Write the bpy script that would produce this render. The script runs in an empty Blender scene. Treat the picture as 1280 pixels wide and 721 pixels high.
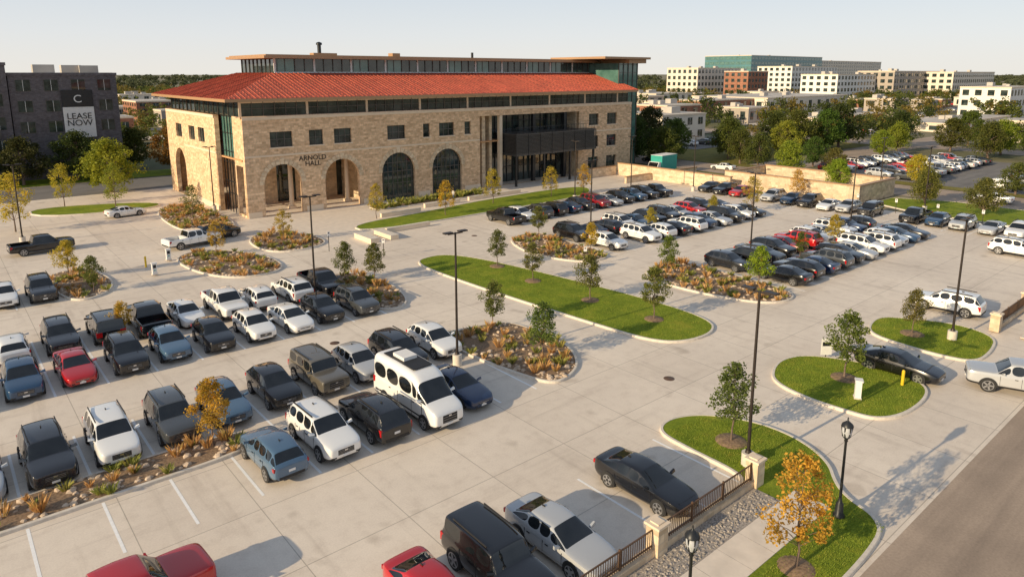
import bpy, bmesh, math, random
import numpy as np
from mathutils import Vector, Matrix
random.seed(7); rng=np.random.default_rng(7)
C=bpy.context.scene.collection
R=math.radians

# ------------------------------------------------------------------ materials
def newmat(name):
    m=bpy.data.materials.new(name); m.use_nodes=True
    nt=m.node_tree; b=nt.nodes['Principled BSDF']
    return m,nt,b
def N(nt,t,**k):
    n=nt.nodes.new(t)
    for a,v in k.items(): setattr(n,a,v)
    return n
def L(nt,a,b): nt.links.new(a,b)
def rgba(c): return (c[0],c[1],c[2],1)
def ramp(nt,fac,stops):
    r=N(nt,'ShaderNodeValToRGB'); el=r.color_ramp.elements
    el[0].position=stops[0][0]; el[0].color=rgba(stops[0][1])
    el[1].position=stops[-1][0]; el[1].color=rgba(stops[-1][1])
    for p,c in stops[1:-1]:
        e=el.new(p); e.color=rgba(c)
    L(nt,fac,r.inputs[0]); return r.outputs[0]
def mixc(nt,fac,a,b,mode='MIX'):
    m=N(nt,'ShaderNodeMix',data_type='RGBA',blend_type=mode)
    for s,v in ((m.inputs[0],fac),(m.inputs[6],a),(m.inputs[7],b)):
        if isinstance(v,(int,float)): s.default_value=v
        elif isinstance(v,tuple): s.default_value=rgba(v)
        else: L(nt,v,s)
    return m.outputs[2]
def noise(nt,vec,scale,detail=4,rough=.55):
    n=N(nt,'ShaderNodeTexNoise'); n.inputs['Scale'].default_value=scale
    n.inputs['Detail'].default_value=detail; n.inputs['Roughness'].default_value=rough
    L(nt,vec,n.inputs['Vector']); return n.outputs[0]
def pos(nt): return N(nt,'ShaderNodeNewGeometry').outputs['Position']
def bump(nt,b,h,strength,dist=.02):
    n=N(nt,'ShaderNodeBump'); n.inputs['Strength'].default_value=strength; n.inputs['Distance'].default_value=dist
    L(nt,h,n.inputs['Height']); L(nt,n.outputs[0],b.inputs['Normal'])
def simple(name,c,rough=.6,metal=0,var=.12,scale=3,spec=.5):
    m,nt,b=newmat(name)
    n=noise(nt,pos(nt),scale)
    d=tuple(x*(1-var) for x in c); e=tuple(min(1,x*(1+var)) for x in c)
    L(nt,ramp(nt,n,[(.3,d),(.7,e)]),b.inputs['Base Color'])
    b.inputs['Roughness'].default_value=rough; b.inputs['Metallic'].default_value=metal
    b.inputs['Specular IOR Level'].default_value=spec
    return m
def brick_node(nt,vec,w,h,mortar,c1,c2,cm,offset=.5,smooth=.1,bias=0):
    n=N(nt,'ShaderNodeTexBrick'); n.offset=offset
    n.inputs['Scale'].default_value=1; n.inputs['Brick Width'].default_value=w; n.inputs['Row Height'].default_value=h
    n.inputs['Mortar Size'].default_value=mortar; n.inputs['Mortar Smooth'].default_value=smooth
    n.inputs['Bias'].default_value=bias
    n.inputs['Color1'].default_value=rgba(c1); n.inputs['Color2'].default_value=rgba(c2); n.inputs['Mortar'].default_value=rgba(cm)
    L(nt,vec,n.inputs['Vector']); return n
def wallvec(nt):
    s=N(nt,'ShaderNodeSeparateXYZ'); L(nt,pos(nt),s.inputs[0])
    a=N(nt,'ShaderNodeMath',operation='ADD'); L(nt,s.outputs[0],a.inputs[0]); L(nt,s.outputs[1],a.inputs[1])
    c=N(nt,'ShaderNodeCombineXYZ'); L(nt,a.outputs[0],c.inputs[0]); L(nt,s.outputs[2],c.inputs[1])
    return c.outputs[0]
def stone(name,c1,c2,cm,w=.62,h=.27,mortar=.018):
    m,nt,b=newmat(name); v=wallvec(nt)
    br=brick_node(nt,v,w,h,mortar,c1,c2,cm)
    br2=brick_node(nt,v,w*.83,h,0,(.80,.78,.76),(1.12,1.12,1.12),(1,1,1))
    col=mixc(nt,1.0,br.outputs[0],br2.outputs[0],'MULTIPLY')
    n=noise(nt,pos(nt),3,6); col=mixc(nt,.6,col,ramp(nt,n,[(.3,(.72,.69,.65)),(.7,(1.18,1.16,1.12))]),'MULTIPLY')
    n2=noise(nt,pos(nt),.18,3); col=mixc(nt,.5,col,ramp(nt,n2,[(.3,(.85,.83,.8)),(.7,(1.08,1.07,1.05))]),'MULTIPLY')
    L(nt,col,b.inputs['Base Color']); b.inputs['Roughness'].default_value=.85; b.inputs['Specular IOR Level'].default_value=.2
    bump(nt,b,br.outputs[0],.5,.03); return m

def m_pavement():
    m,nt,b=newmat('concrete_pavement'); p=pos(nt)
    br=brick_node(nt,p,4.55,4.55,.022,(.74,.645,.54),(.79,.695,.585),(.46,.40,.33),offset=0,smooth=.3)
    n1=noise(nt,p,.11,5,.6); n2=noise(nt,p,1.3,6,.65); n3=noise(nt,p,14,3)
    col=mixc(nt,.8,br.outputs[0],ramp(nt,n1,[(.32,(.88,.87,.86)),(.68,(1.08,1.08,1.07))]),'MULTIPLY')
    col=mixc(nt,.8,col,ramp(nt,n2,[(.28,(.86,.84,.83)),(.5,(1,1,1)),(.75,(1.05,1.05,1.05))]),'MULTIPLY')
    col=mixc(nt,.6,col,ramp(nt,n3,[(.3,(.90,.89,.88)),(.7,(1.08,1.08,1.08))]),'MULTIPLY')
    mp=N(nt,'ShaderNodeMapping'); mp.inputs['Scale'].default_value=(.9,.07,1); mp.inputs['Rotation'].default_value=(0,0,R(8)); L(nt,p,mp.inputs[0])
    n4=noise(nt,mp.outputs[0],1.1,4,.6); col=mixc(nt,.7,col,ramp(nt,n4,[(.3,(.80,.785,.775)),(.44,(1,1,1))]),'MULTIPLY')
    mp=N(nt,'ShaderNodeMapping'); mp.inputs['Scale'].default_value=(.05,.8,1); L(nt,p,mp.inputs[0])
    n4=noise(nt,mp.outputs[0],1.0,4,.6); col=mixc(nt,.7,col,ramp(nt,n4,[(.3,(.80,.78,.77)),(.42,(1,1,1))]),'MULTIPLY')
    n5=noise(nt,p,.55,2,.4); col=mixc(nt,.6,col,ramp(nt,n5,[(.66,(1,1,1)),(.74,(.70,.68,.66))]),'MULTIPLY')
    L(nt,col,b.inputs['Base Color']); b.inputs['Roughness'].default_value=.62; b.inputs['Specular IOR Level'].default_value=.45
    bump(nt,b,n3,.25,.01); return m
def m_asphalt(name,c):
    m,nt,b=newmat(name); p=pos(nt)
    n1=noise(nt,p,.25,5); n2=noise(nt,p,9,5,.7)
    mp=N(nt,'ShaderNodeMapping'); mp.inputs['Scale'].default_value=(.03,.7,1); L(nt,p,mp.inputs[0])
    n4=noise(nt,mp.outputs[0],1.4,4,.6)
    col=ramp(nt,n1,[(.3,tuple(x*.82 for x in c)),(.7,tuple(x*1.15 for x in c))])
    col=mixc(nt,.7,col,ramp(nt,n2,[(.3,(.78,.78,.78)),(.7,(1.18,1.18,1.18))]),'MULTIPLY')
    col=mixc(nt,.8,col,ramp(nt,n4,[(.3,(.76,.76,.76)),(.55,(1.05,1.05,1.05))]),'MULTIPLY')
    L(nt,col,b.inputs['Base Color']); b.inputs['Roughness'].default_value=.85; return m
def m_grass(name,a,c,d):
    m,nt,b=newmat(name); p=pos(nt)
    n1=noise(nt,p,.5,5,.6); n2=noise(nt,p,11,5,.75); n3=noise(nt,p,2.5,3)
    col=ramp(nt,n1,[(.3,a),(.55,c),(.75,d)])
    col=mixc(nt,.9,col,ramp(nt,n2,[(.3,(.55,.6,.5)),(.7,(1.35,1.3,1.2))]),'MULTIPLY')
    col=mixc(nt,.6,col,ramp(nt,n3,[(.3,(.75,.8,.7)),(.7,(1.15,1.1,1.1))]),'MULTIPLY')
    L(nt,col,b.inputs['Base Color']); b.inputs['Roughness'].default_value=.9; b.inputs['Specular IOR Level'].default_value=.15
    bump(nt,b,n2,1,.05); return m
def m_leaf(name):
    m,nt,b=newmat(name)
    oi=N(nt,'ShaderNodeObjectInfo'); tc=N(nt,'ShaderNodeTexCoord').outputs['Object']
    n1=noise(nt,tc,1.1,3); n2=noise(nt,tc,7,2)
    col=mixc(nt,1,oi.outputs['Color'],ramp(nt,n1,[(.3,(.6,.65,.6)),(.7,(1.6,1.4,1.1))]),'MULTIPLY')
    col=mixc(nt,1,col,ramp(nt,n2,[(.25,(.65,.75,.7)),(.75,(1.45,1.3,1.1))]),'MULTIPLY')
    L(nt,col,b.inputs['Base Color']); b.inputs['Roughness'].default_value=.6; b.inputs['Specular IOR Level'].default_value=.25
    tr=N(nt,'ShaderNodeBsdfTranslucent'); L(nt,col,tr.inputs[0])
    mx=N(nt,'ShaderNodeMixShader'); mx.inputs[0].default_value=.4
    L(nt,b.outputs[0],mx.inputs[1]); L(nt,tr.outputs[0],mx.inputs[2])
    L(nt,mx.outputs[0],nt.nodes['Material Output'].inputs[0]); return m
def m_blade(name,a,c,d):
    m,nt,b=newmat(name); p=pos(nt)
    n1=noise(nt,p,1.6,3); col=ramp(nt,n1,[(.3,a),(.5,c),(.7,d)])
    L(nt,col,b.inputs['Base Color']); b.inputs['Roughness'].default_value=.7
    tr=N(nt,'ShaderNodeBsdfTranslucent'); L(nt,col,tr.inputs[0])
    mx=N(nt,'ShaderNodeMixShader'); mx.inputs[0].default_value=.35
    L(nt,b.outputs[0],mx.inputs[1]); L(nt,tr.outputs[0],mx.inputs[2])
    L(nt,mx.outputs[0],nt.nodes['Material Output'].inputs[0]); return m
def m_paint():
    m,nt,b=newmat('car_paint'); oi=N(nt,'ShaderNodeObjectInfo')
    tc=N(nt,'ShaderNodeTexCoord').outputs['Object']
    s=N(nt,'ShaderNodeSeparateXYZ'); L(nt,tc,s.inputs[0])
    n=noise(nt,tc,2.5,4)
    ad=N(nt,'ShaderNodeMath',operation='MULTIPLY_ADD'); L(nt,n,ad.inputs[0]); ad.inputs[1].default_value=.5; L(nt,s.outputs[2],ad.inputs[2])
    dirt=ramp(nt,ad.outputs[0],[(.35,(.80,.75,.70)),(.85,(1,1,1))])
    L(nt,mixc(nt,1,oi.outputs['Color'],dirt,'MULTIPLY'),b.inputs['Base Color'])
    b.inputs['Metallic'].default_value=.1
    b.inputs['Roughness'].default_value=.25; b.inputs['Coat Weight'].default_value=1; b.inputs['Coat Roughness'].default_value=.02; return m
def m_glass(name,c1,c2,rough=.04,scale=.6):
    m,nt,b=newmat(name); n=noise(nt,pos(nt),scale,3)
    L(nt,ramp(nt,n,[(.35,c1),(.65,c2)]),b.inputs['Base Color'])
    b.inputs['Roughness'].default_value=rough; b.inputs['IOR'].default_value=1.5
    b.inputs['Coat Weight'].default_value=.6; b.inputs['Coat Roughness'].default_value=.02
    return m
def m_roof():
    m,nt,b=newmat('terracotta_roof'); p=pos(nt)
    br=brick_node(nt,p,.35,.45,.03,(.46,.082,.045),(.57,.13,.068),(.19,.038,.02))
    n=noise(nt,p,.35,5); n2=noise(nt,p,4,4)
    col=mixc(nt,.8,br.outputs[0],ramp(nt,n,[(.3,(.78,.78,.8)),(.7,(1.15,1.12,1.1))]),'MULTIPLY')
    col=mixc(nt,.7,col,ramp(nt,n2,[(.3,(.7,.7,.7)),(.7,(1.25,1.25,1.25))]),'MULTIPLY')
    L(nt,col,b.inputs['Base Color']); b.inputs['Roughness'].default_value=.75
    bump(nt,b,br.outputs[0],.7,.05); return m
def m_ground():
    m,nt,b=newmat('far_ground'); p=pos(nt)
    n1=noise(nt,p,.012,6,.6); n2=noise(nt,p,.15,5)
    col=ramp(nt,n1,[(.35,(.10,.12,.045)),(.5,(.19,.165,.085)),(.58,(.32,.28,.22)),(.66,(.13,.14,.06))])
    col=mixc(nt,.8,col,ramp(nt,n2,[(.3,(.6,.62,.6)),(.7,(1.3,1.25,1.2))]),'MULTIPLY')
    L(nt,col,b.inputs['Base Color']); b.inputs['Roughness'].default_value=.95; return m

M={}
M['pave']=m_pavement(); M['asph']=m_asphalt('asphalt_road',(.38,.295,.225)); M['asphd']=m_asphalt('asphalt_dark',(.19,.175,.16))
M['lawn']=m_grass('lawn_grass',(.15,.21,.02),(.23,.29,.03),(.34,.33,.045))
M['lawnb']=m_blade('lawn_blades',(.18,.26,.025),(.28,.35,.035),(.41,.39,.06))
M['drygrass']=m_grass('dry_grass',(.18,.17,.05),(.24,.21,.06),(.30,.24,.1))
M['curb']=simple('curb_concrete',(.68,.61,.52),.8,var=.12,scale=4)
M['walk']=simple('sidewalk_concrete',(.73,.635,.53),.85,var=.1,scale=1.5)
M['mulch']=simple('mulch',(.25,.165,.10),.95,var=.45,scale=9)
M['gravel']=simple('river_gravel',(.34,.30,.26),.9,var=.6,scale=14)
M['rock']=simple('landscape_rock',(.54,.42,.31),.85,var=.35,scale=2)
M['white']=simple('road_paint',(.90,.89,.87),.7,var=.06,scale=6)
M['stone']=stone('limestone_ashlar',(.86,.63,.42),(.67,.465,.29),(.70,.54,.39))
M['stonel']=stone('pale_limestone',(.78,.64,.47),(.67,.53,.37),(.66,.57,.44),.9,.35,.02)
M['precast']=simple('precast_trim',(.78,.64,.48),.8,var=.06,scale=1)
M['roof']=m_roof()
M['brown']=simple('bronze_fascia',(.42,.25,.13),.5,var=.06)
M['soffit']=simple('wood_soffit',(.62,.34,.16),.6,var=.15)
M['bglass']=m_glass('building_glass',(.012,.02,.02),(.06,.08,.075))
M['gglass']=m_glass('green_glass',(.06,.15,.13),(.12,.24,.21))
M['blueglass']=simple('blue_green_glass',(.10,.24,.26),.15,var=.2,scale=.05)
M['blk']=simple('black_metal',(.025,.027,.03),.4,.3,var=.1)
M['slat']=simple('charcoal_slats',(.07,.07,.072),.4,.3,var=.15)
M['bronze']=simple('dark_bronze_metal',(.045,.035,.03),.45,.4,var=.1)
M['rail']=simple('weathered_bronze_rail',(.15,.085,.05),.5,.3,var=.15)
M['frame']=simple('window_frame',(.10,.09,.08),.5,var=.05)
M['whitef']=simple('white_panel',(.80,.78,.75),.6,var=.05)
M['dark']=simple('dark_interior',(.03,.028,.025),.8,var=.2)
M['paint']=m_paint()
M['cglass']=m_glass('car_glass',(.006,.008,.010),(.014,.017,.02),.02,1.5)
M['tyre']=simple('tyre_rubber',(.025,.025,.025),.85)
M['rim']=simple('alloy_rim',(.42,.42,.43),.35,.8)
M['plastic']=simple('black_plastic',(.02,.02,.022),.6)
M['head']=simple('headlamp_lens',(.62,.64,.67),.08,.3)
M['tail']=simple('tail_lamp_lens',(.40,.01,.012),.15)
M['chrome']=simple('chrome_trim',(.6,.6,.62),.2,.9)
M['bark']=simple('tree_bark',(.17,.12,.09),.9,var=.3,scale=8)
M['leaf']=m_leaf('tree_leaves')
M['muhly']=m_blade('muhly_grass_blades',(.34,.29,.09),(.60,.33,.11),(.72,.48,.24))
M['gblade']=m_blade('green_grass_blades',(.16,.21,.04),(.30,.31,.06),(.46,.38,.10))
M['yellow']=simple('safety_yellow',(.75,.5,.02),.5)
M['teal']=simple('teal_paint',(.03,.36,.30),.5)
M['grayb']=stone('gray_brick',(.13,.12,.135),(.17,.155,.17),(.18,.17,.18),.5,.2,.015)
M['redb']=stone('red_brick',(.42,.19,.12),(.32,.14,.09),(.36,.24,.18),.8,.3,.02)
M['cream']=simple('cream_stucco',(.78,.69,.57),.85,var=.06,scale=.3)
M['whiteb']=simple('white_stucco',(.84,.80,.73),.85,var=.05,scale=.3)
M['taupe']=simple('taupe_cladding',(.42,.36,.30),.8,var=.1,scale=.3)
M['roofgray']=simple('flat_roofing',(.50,.46,.41),.9,var=.15,scale=.2)
M['farg']=m_ground()
M['skin']=simple('skin',(.45,.27,.19),.6); M['jeans']=simple('denim',(.05,.07,.12),.8); M['hair']=simple('hair',(.03,.02,.015),.7)
M['shirt1']=simple('shirt_white',(.6,.6,.6),.8)

# ------------------------------------------------------------------ mesh helpers
class MB:
    def __init__(s): s.v=[];s.f=[];s.m=[];s.mats=[];s.sm=[]
    def mi(s,k):
        if k not in s.mats: s.mats.append(k)
        return s.mats.index(k)
    def add(s,vs,fs,k,smooth=False):
        o=len(s.v); s.v+= [tuple(a) for a in vs]; i=s.mi(k)
        for f in fs: s.f.append(tuple(o+x for x in f)); s.m.append(i); s.sm.append(smooth)
    def box(s,x0,x1,y0,y1,z0,z1,k):
        vs=[(x,y,z) for z in (z0,z1) for (x,y) in ((x0,y0),(x1,y0),(x1,y1),(x0,y1))]
        s.add(vs,[(0,3,2,1),(4,5,6,7),(0,1,5,4),(1,2,6,5),(2,3,7,6),(3,0,4,7)],k)
    def quad(s,x0,x1,y0,y1,z,k): s.add([(x0,y0,z),(x1,y0,z),(x1,y1,z),(x0,y1,z)],[(0,1,2,3)],k)
    def tube(s,p0,p1,r0,r1,k,n=8,caps=True,smooth=True):
        p0=Vector(p0);p1=Vector(p1);d=(p1-p0).normalized()
        a=d.orthogonal().normalized();b=d.cross(a)
        vs=[]
        for p,r in((p0,r0),(p1,r1)):
            for i in range(n):
                t=2*math.pi*i/n; vs.append(tuple(p+a*math.cos(t)*r+b*math.sin(t)*r))
        s.add(vs,[(i,(i+1)%n,n+(i+1)%n,n+i) for i in range(n)],k,smooth)
        if caps: s.add(vs,[tuple(range(n-1,-1,-1)),tuple(range(n,2*n))],k)
    def revolve(s,prof,k,n=14,c=(0,0)):
        vs=[];m=len(prof)
        for r,z in prof:
            for i in range(n):
                t=2*math.pi*i/n; vs.append((c[0]+r*math.cos(t),c[1]+r*math.sin(t),z))
        fs=[(j*n+i,j*n+(i+1)%n,(j+1)*n+(i+1)%n,(j+1)*n+i) for j in range(m-1) for i in range(n)]
        s.add(vs,fs,k,True)
        s.add([vs[i] for i in range((m-1)*n,m*n)],[tuple(range(n))],k)
    def mesh(s,name):
        me=bpy.data.meshes.new(name); me.from_pydata(s.v,[],s.f)
        for k in s.mats: me.materials.append(M[k])
        me.polygons.foreach_set('material_index',s.m); me.polygons.foreach_set('use_smooth',s.sm); me.update()
        return me
    def obj(s,name,parent=None):
        o=bpy.data.objects.new(name,s.mesh(name)); C.objects.link(o)
        if parent: o.parent=parent
        return o
def inst(name,me,loc,rz=0,sc=1,col=None,parent=None):
    o=bpy.data.objects.new(name,me); C.objects.link(o); o.location=loc if len(loc)==3 else (loc[0],loc[1],0)
    o.rotation_euler=(0,0,rz); o.scale=(sc,sc,sc) if not isinstance(sc,tuple) else sc
    if col: o.color=rgba(col)
    if parent: o.parent=parent
    return o
def empty(name):
    o=bpy.data.objects.new(name,None); C.objects.link(o); return o
def npmesh(name,V,k,mats,midx=None):
    n=V.shape[0]; me=bpy.data.meshes.new(name)
    me.vertices.add(n*k); me.vertices.foreach_set('co',V.reshape(-1).astype(np.float32))
    me.loops.add(n*k); me.loops.foreach_set('vertex_index',np.arange(n*k,dtype=np.int32))
    me.polygons.add(n); me.polygons.foreach_set('loop_start',np.arange(0,n*k,k,dtype=np.int32))
    for m in mats: me.materials.append(M[m])
    me.update(calc_edges=True); return me
def chaikin(p,it=3):
    for _ in range(it):
        q=[]
        for i in range(len(p)):
            a=p[i];b=p[(i+1)%len(p)]
            q+=[(a[0]*.75+b[0]*.25,a[1]*.75+b[1]*.25),(a[0]*.25+b[0]*.75,a[1]*.25+b[1]*.75)]
        p=q
    return p
def area(p): return .5*sum(p[i][0]*p[(i+1)%len(p)][1]-p[(i+1)%len(p)][0]*p[i][1] for i in range(len(p)))
def inset(p,d):
    out=[];n=len(p)
    for i in range(n):
        a=Vector(p[i-1]);b=Vector(p[i]);c=Vector(p[(i+1)%n])
        t=(c-a).normalized(); nrm=Vector((-t.y,t.x)); q=b+nrm*d; out.append((q.x,q.y))
    return out
def inside(poly,x,y):
    c=False;n=len(poly)
    for i in range(n):
        x1,y1=poly[i];x2,y2=poly[i-1]
        if (y1>y)!=(y2>y) and x<(x2-x1)*(y-y1)/(y2-y1)+x1: c=not c
    return c
def scatter(poly,n):
    xs=[p[0] for p in poly];ys=[p[1] for p in poly];out=[];t=0
    while len(out)<n and t<n*20:
        t+=1;x=random.uniform(min(xs),max(xs));y=random.uniform(min(ys),max(ys))
        if inside(poly,x,y): out.append((x,y))
    return out
def scatter_np(poly,n):
    P=np.array(poly);mn=P.min(0);mx=P.max(0);q=rng.uniform(mn,mx,(n*3+4,2));c=np.zeros(len(q),bool)
    for i in range(len(P)):
        x1,y1=P[i];x2,y2=P[i-1]
        if y1==y2: continue
        c^=((y1>q[:,1])!=(y2>q[:,1]))&(q[:,0]<(x2-x1)*(q[:,1]-y1)/(y2-y1)+x1)
    return q[c][:n]

def blades(name,pts,nper,h,w,spread,mat,z=.12):
    pts=np.asarray(pts); n=len(pts)*nper
    if n==0: return
    b=np.repeat(pts,nper,axis=0); a=rng.uniform(0,2*np.pi,n); r=np.sqrt(rng.uniform(0,1,n))
    sc=np.repeat(rng.uniform(.55,1.3,len(pts)),nper)
    H=h*rng.uniform(.6,1.1,n)*sc; out=np.stack([np.cos(a),np.sin(a)],1)
    base=b+out*(r*spread*.35*sc)[:,None]; tip=b+out*(r*spread*sc)[:,None]
    mid=base*.6+tip*.4
    side=np.stack([-np.sin(a),np.cos(a)],1)*w
    def p3(xy,zz): return np.concatenate([xy,zz[:,None]],1)
    z0=np.full(n,z); V=np.zeros((n,4,3))
    V[:,0]=p3(base-side/2,z0); V[:,1]=p3(base+side/2,z0); V[:,2]=p3(mid+side*.6,z+H*.7); V[:,3]=p3(tip,z+H)
    me=npmesh(name,V,4,[mat]); o=bpy.data.objects.new(name,me); C.objects.link(o); return o
def rocks(name,pts,smin,smax,z=.1,mat='rock'):
    t=(1+5**.5)/2
    iv=np.array([(-1,t,0),(1,t,0),(-1,-t,0),(1,-t,0),(0,-1,t),(0,1,t),(0,-1,-t),(0,1,-t),(t,0,-1),(t,0,1),(-t,0,-1),(-t,0,1)])/1.9
    fi=np.array([(0,11,5),(0,5,1),(0,1,7),(0,7,10),(0,10,11),(1,5,9),(5,11,4),(11,10,2),(10,7,6),(7,1,8),(3,9,4),(3,4,2),(3,2,6),(3,6,8),(3,8,9),(4,9,5),(2,4,11),(6,2,10),(8,6,7),(9,8,1)])
    out=[]
    for x,y in pts:
        s=random.uniform(smin,smax); v=iv*rng.uniform(.75,1.15,(12,1))*np.array([s*random.uniform(.8,1.3),s*random.uniform(.7,1.1),s*random.uniform(.45,.75)])
        a=random.uniform(0,6.28);ca,sa=math.cos(a),math.sin(a)
        v=np.stack([v[:,0]*ca-v[:,1]*sa+x,v[:,0]*sa+v[:,1]*ca+y,v[:,2]+z+s*.15],1); out.append(v[fi])
    me=npmesh(name,np.concatenate(out),3,[mat]); o=bpy.data.objects.new(name,me); C.objects.link(o); return o

# ------------------------------------------------------------------ ground
g=MB(); g.quad(-9000,9000,-9000,9000,-.03,'farg'); g.obj('ground')
g=MB(); g.quad(-60,99,8.9,121,0,'pave'); g.obj('parking_lot_pavement')
g=MB(); g.quad(-60,160,-8,8.9,.0,'asph'); g.obj('road')
g=MB(); g.quad(-80,112,122,136,.0,'asphd'); g.quad(113,124,-60,260,.0,'asph'); g.quad(128,172,22,64,.0,'asphd'); g.quad(99,113,64,122,.0,'asphd'); g.quad(124,600,66,76,.0,'asph'); g.quad(190,202,-200,500,.004,'asph');g.obj('side_street')

def island(name,poly,surf,z=.125,w=.17,sm=3):
    if area(poly)<0: poly=poly[::-1]
    P=chaikin(poly,sm) if sm else poly
    I=inset(P,w); n=len(P); m=MB()
    vs=[(x,y,-.01) for x,y in P]+[(x,y,.13) for x,y in inset(P,.012)]+[(x,y,.15) for x,y in inset(P,.035)]+[(x,y,.15) for x,y in I]+[(x,y,.08) for x,y in I]
    fs=[(k*n+i,k*n+(i+1)%n,(k+1)*n+(i+1)%n,(k+1)*n+i) for k in range(4) for i in range(n)]
    m.add(vs,fs,'curb'); m.obj(name+'_curb')
    m=MB(); m.add([(x,y,z) for x,y in I],[tuple(range(n))],surf); m.obj(name)
    return I
M1=[(35.2,55.5),(36.3,57.2),(39.7,57.2),(41.6,52),(43.1,42),(44.0,33),(43.6,28),(41.5,26.4),(38.3,26.7),(36.7,28.6),(36.2,33.4),(35.3,43.6),(35,52)]
M2=[(26.9,18.2),(27.1,20.4),(28.7,20.9),(30.6,20),(32,17.8),(32.2,15.4),(31.2,13.2),(29.6,12.1),(28.9,11.2),(28.5,9.9),(27.2,9.1),(20,9.05),(-25,9.05),(-25,14.9),(10,14.9),(26.2,14.9),(26.9,15.4)]
M3=[(37.2,19.6),(38.9,20.6),(40.9,21),(42.9,20.2),(44.4,17.1),(44.6,14.8),(43.5,13.1),(41.5,12.6),(38.7,12.7),(37.1,13.5),(36.8,15),(36.6,17.2)]
M4=[(49.9,19.3),(51.7,20.1),(54.1,20.3),(55.5,18.3),(56.8,15.8),(55.9,13),(52.5,12.4),(49.8,12.5),(49.2,14.4),(49.3,17.4)]
P1=[(25.6,38),(26.6,38.7),(29,38.7),(31.7,38),(32.2,35),(32,31.5),(30.3,28.9),(28.4,27.9),(26.9,27.9),(26.2,30.2),(25.7,34)]
P2=[(27.2,58),(25.6,56.5),(25.3,50.1),(25.4,46.6),(27.3,45.4),(29.2,47.5),(30.2,53),(29,57)]
P3=[(-20,34.8),(5,34.9),(10.6,34.6),(11,33.4),(10.4,32.2),(4.8,32.3),(-20,32.3)]
P4=[(47.2,55.5),(49.5,58.6),(54,58.6),(52.9,53),(52.7,46.3),(50.4,45),(47.7,46),(46.2,50.7)]
P5=[(49,39),(52,40.6),(55.8,40.3),(55.5,33),(54.9,27.6),(52.7,26.4),(50,27.6),(48.5,32.2),(48.3,36.3)]
P6=[(7,75),(10.4,75),(11.7,69.4),(10.7,65.2),(8.2,63.8),(6.9,67)]
P7=[(17.6,74),(21.7,75.4),(25.3,69),(25.4,63.6),(23.3,61.6),(19.7,62.4),(17.7,67.3)]
P8=[(26,77.5),(31,79.6),(33.5,71),(30.7,68),(25.6,69)]
P9=[(22,84),(28.6,82),(28.9,104),(23.5,104),(21.8,95)]
LF=[(38.3,71.3),(58,71.2),(76,71.6),(82,76.5),(80,79.5),(61,79),(50,77),(38.3,76)]
LL=[(9.8,114.5),(25,109),(24,103),(9.6,106)]
I1=island('median_lawn',M1,'lawn'); I2=island('corner_lawn',M2,'lawn'); I3=island('entry_lawn',M3,'lawn'); I4=island('entry_lawn',M4,'lawn')
IL=island('front_lawn',LF,'lawn',sm=2); ILL=island('side_lawn',LL,'lawn',sm=2)
ILR=island('roadside_lawn',[(99.5,12),(112.5,12),(112.5,41),(99.5,41)],'lawn',sm=1)
ILR2=island('roadside_lawn',[(60,9.3),(95,9.3),(95,13),(60,13)],'lawn',sm=1)
m=MB(); m.quad(-60,-4,100,119.1,.02,'lawn'); m.quad(-4,112,137,145.5,.02,'lawn'); m.quad(124.5,128,-20,260,.02,'drygrass'); m.quad(128.01,189,77,110,.02,'drygrass'); m.quad(99.5,112.5,66,119,.02,'drygrass');m.obj('street_verge_grass')
PI=[island('planting_bed',p,'mulch') for p in (P1,P2,P3,P4,P5,P6,P7,P8,P9)]
PI.append(island('planting_bed',[(96.9,43),(98.9,43),(98.9,60),(96.9,60)],'mulch',sm=1))
island('planting_bed',[(46,82),(66,82.4),(66,85.5),(46,85.5)],'mulch',sm=1)
for p in PI:
    A=abs(area(p)); q=scatter_np(p,int(A*1.2)); k=int(len(q)*.5)
    blades('muhly_grass',q[:k],36,.55,.028,.42,'muhly'); blades('green_sedge',q[k:],40,.42,.035,.45,'gblade')
    edge=inset(p,.35); rp=[]
    for i in range(len(edge)):
        a=edge[i];b=edge[(i+1)%len(edge)];d=math.dist(a,b)
        for j in range(max(1,int(d/.3))):
            t=random.random(); rp.append((a[0]+(b[0]-a[0])*t+random.gauss(0,.22),a[1]+(b[1]-a[1])*t+random.gauss(0,.22)))
    rp=[r for r in rp if inside(p,*r)]+scatter(p,int(A*2.2))
    rocks('landscape_rocks',rp,.08,.24)
q=scatter_np([(46.3,82.4),(65.7,82.6),(65.7,85.3),(46.3,85.3)],90); blades('shrub_grass',q,40,.7,.05,.6,'gblade')
for I,den in ((I1,120),(I3,230),(I4,200)):
    q=scatter_np(I,int(abs(area(I))*den)); blades('lawn_grass_blades',q,1,.07,.022,.05,'lawnb',.12)
q=scatter_np([(20,9.4),(28,9.4),(29,12),(31.5,14),(31.9,17),(30,19.8),(27.4,20),(27.1,15),(28,13),(27,11.2),(14,11.2),(14,9.4)],22000)
blades('lawn_grass_blades',q,1,.07,.02,.05,'lawnb',.12)
m=MB(); m.box(-24,27.6,11.5,13.1,.1,.152,'walk')
for i in range(0,36): m.box(27.6-1.5*i-.012,27.6-1.5*i,11.5,13.1,.1,.1545,'gravel')
m.box(57,95,10.4,12.0,.1,.156,'walk'); m.obj('sidewalk')
m=MB(); m.box(-24,26.4,13.102,14.70,.1,.14,'gravel'); m.obj('gravel_strip')
rocks('river_rocks',[(random.uniform(8,26.3),random.uniform(13.2,14.2)) for _ in range(1100)],.04,.10,.13,'gravel')
m=MB(); m.quad(33,46,71,85.5,.006,'walk'); m.quad(30,107,85.6,88,.010,'walk'); m.quad(66,73,78,85.5,.008,'walk'); m.quad(-60,113,119.2,121.8,.012,'walk'); m.obj('plaza_path')
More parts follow.
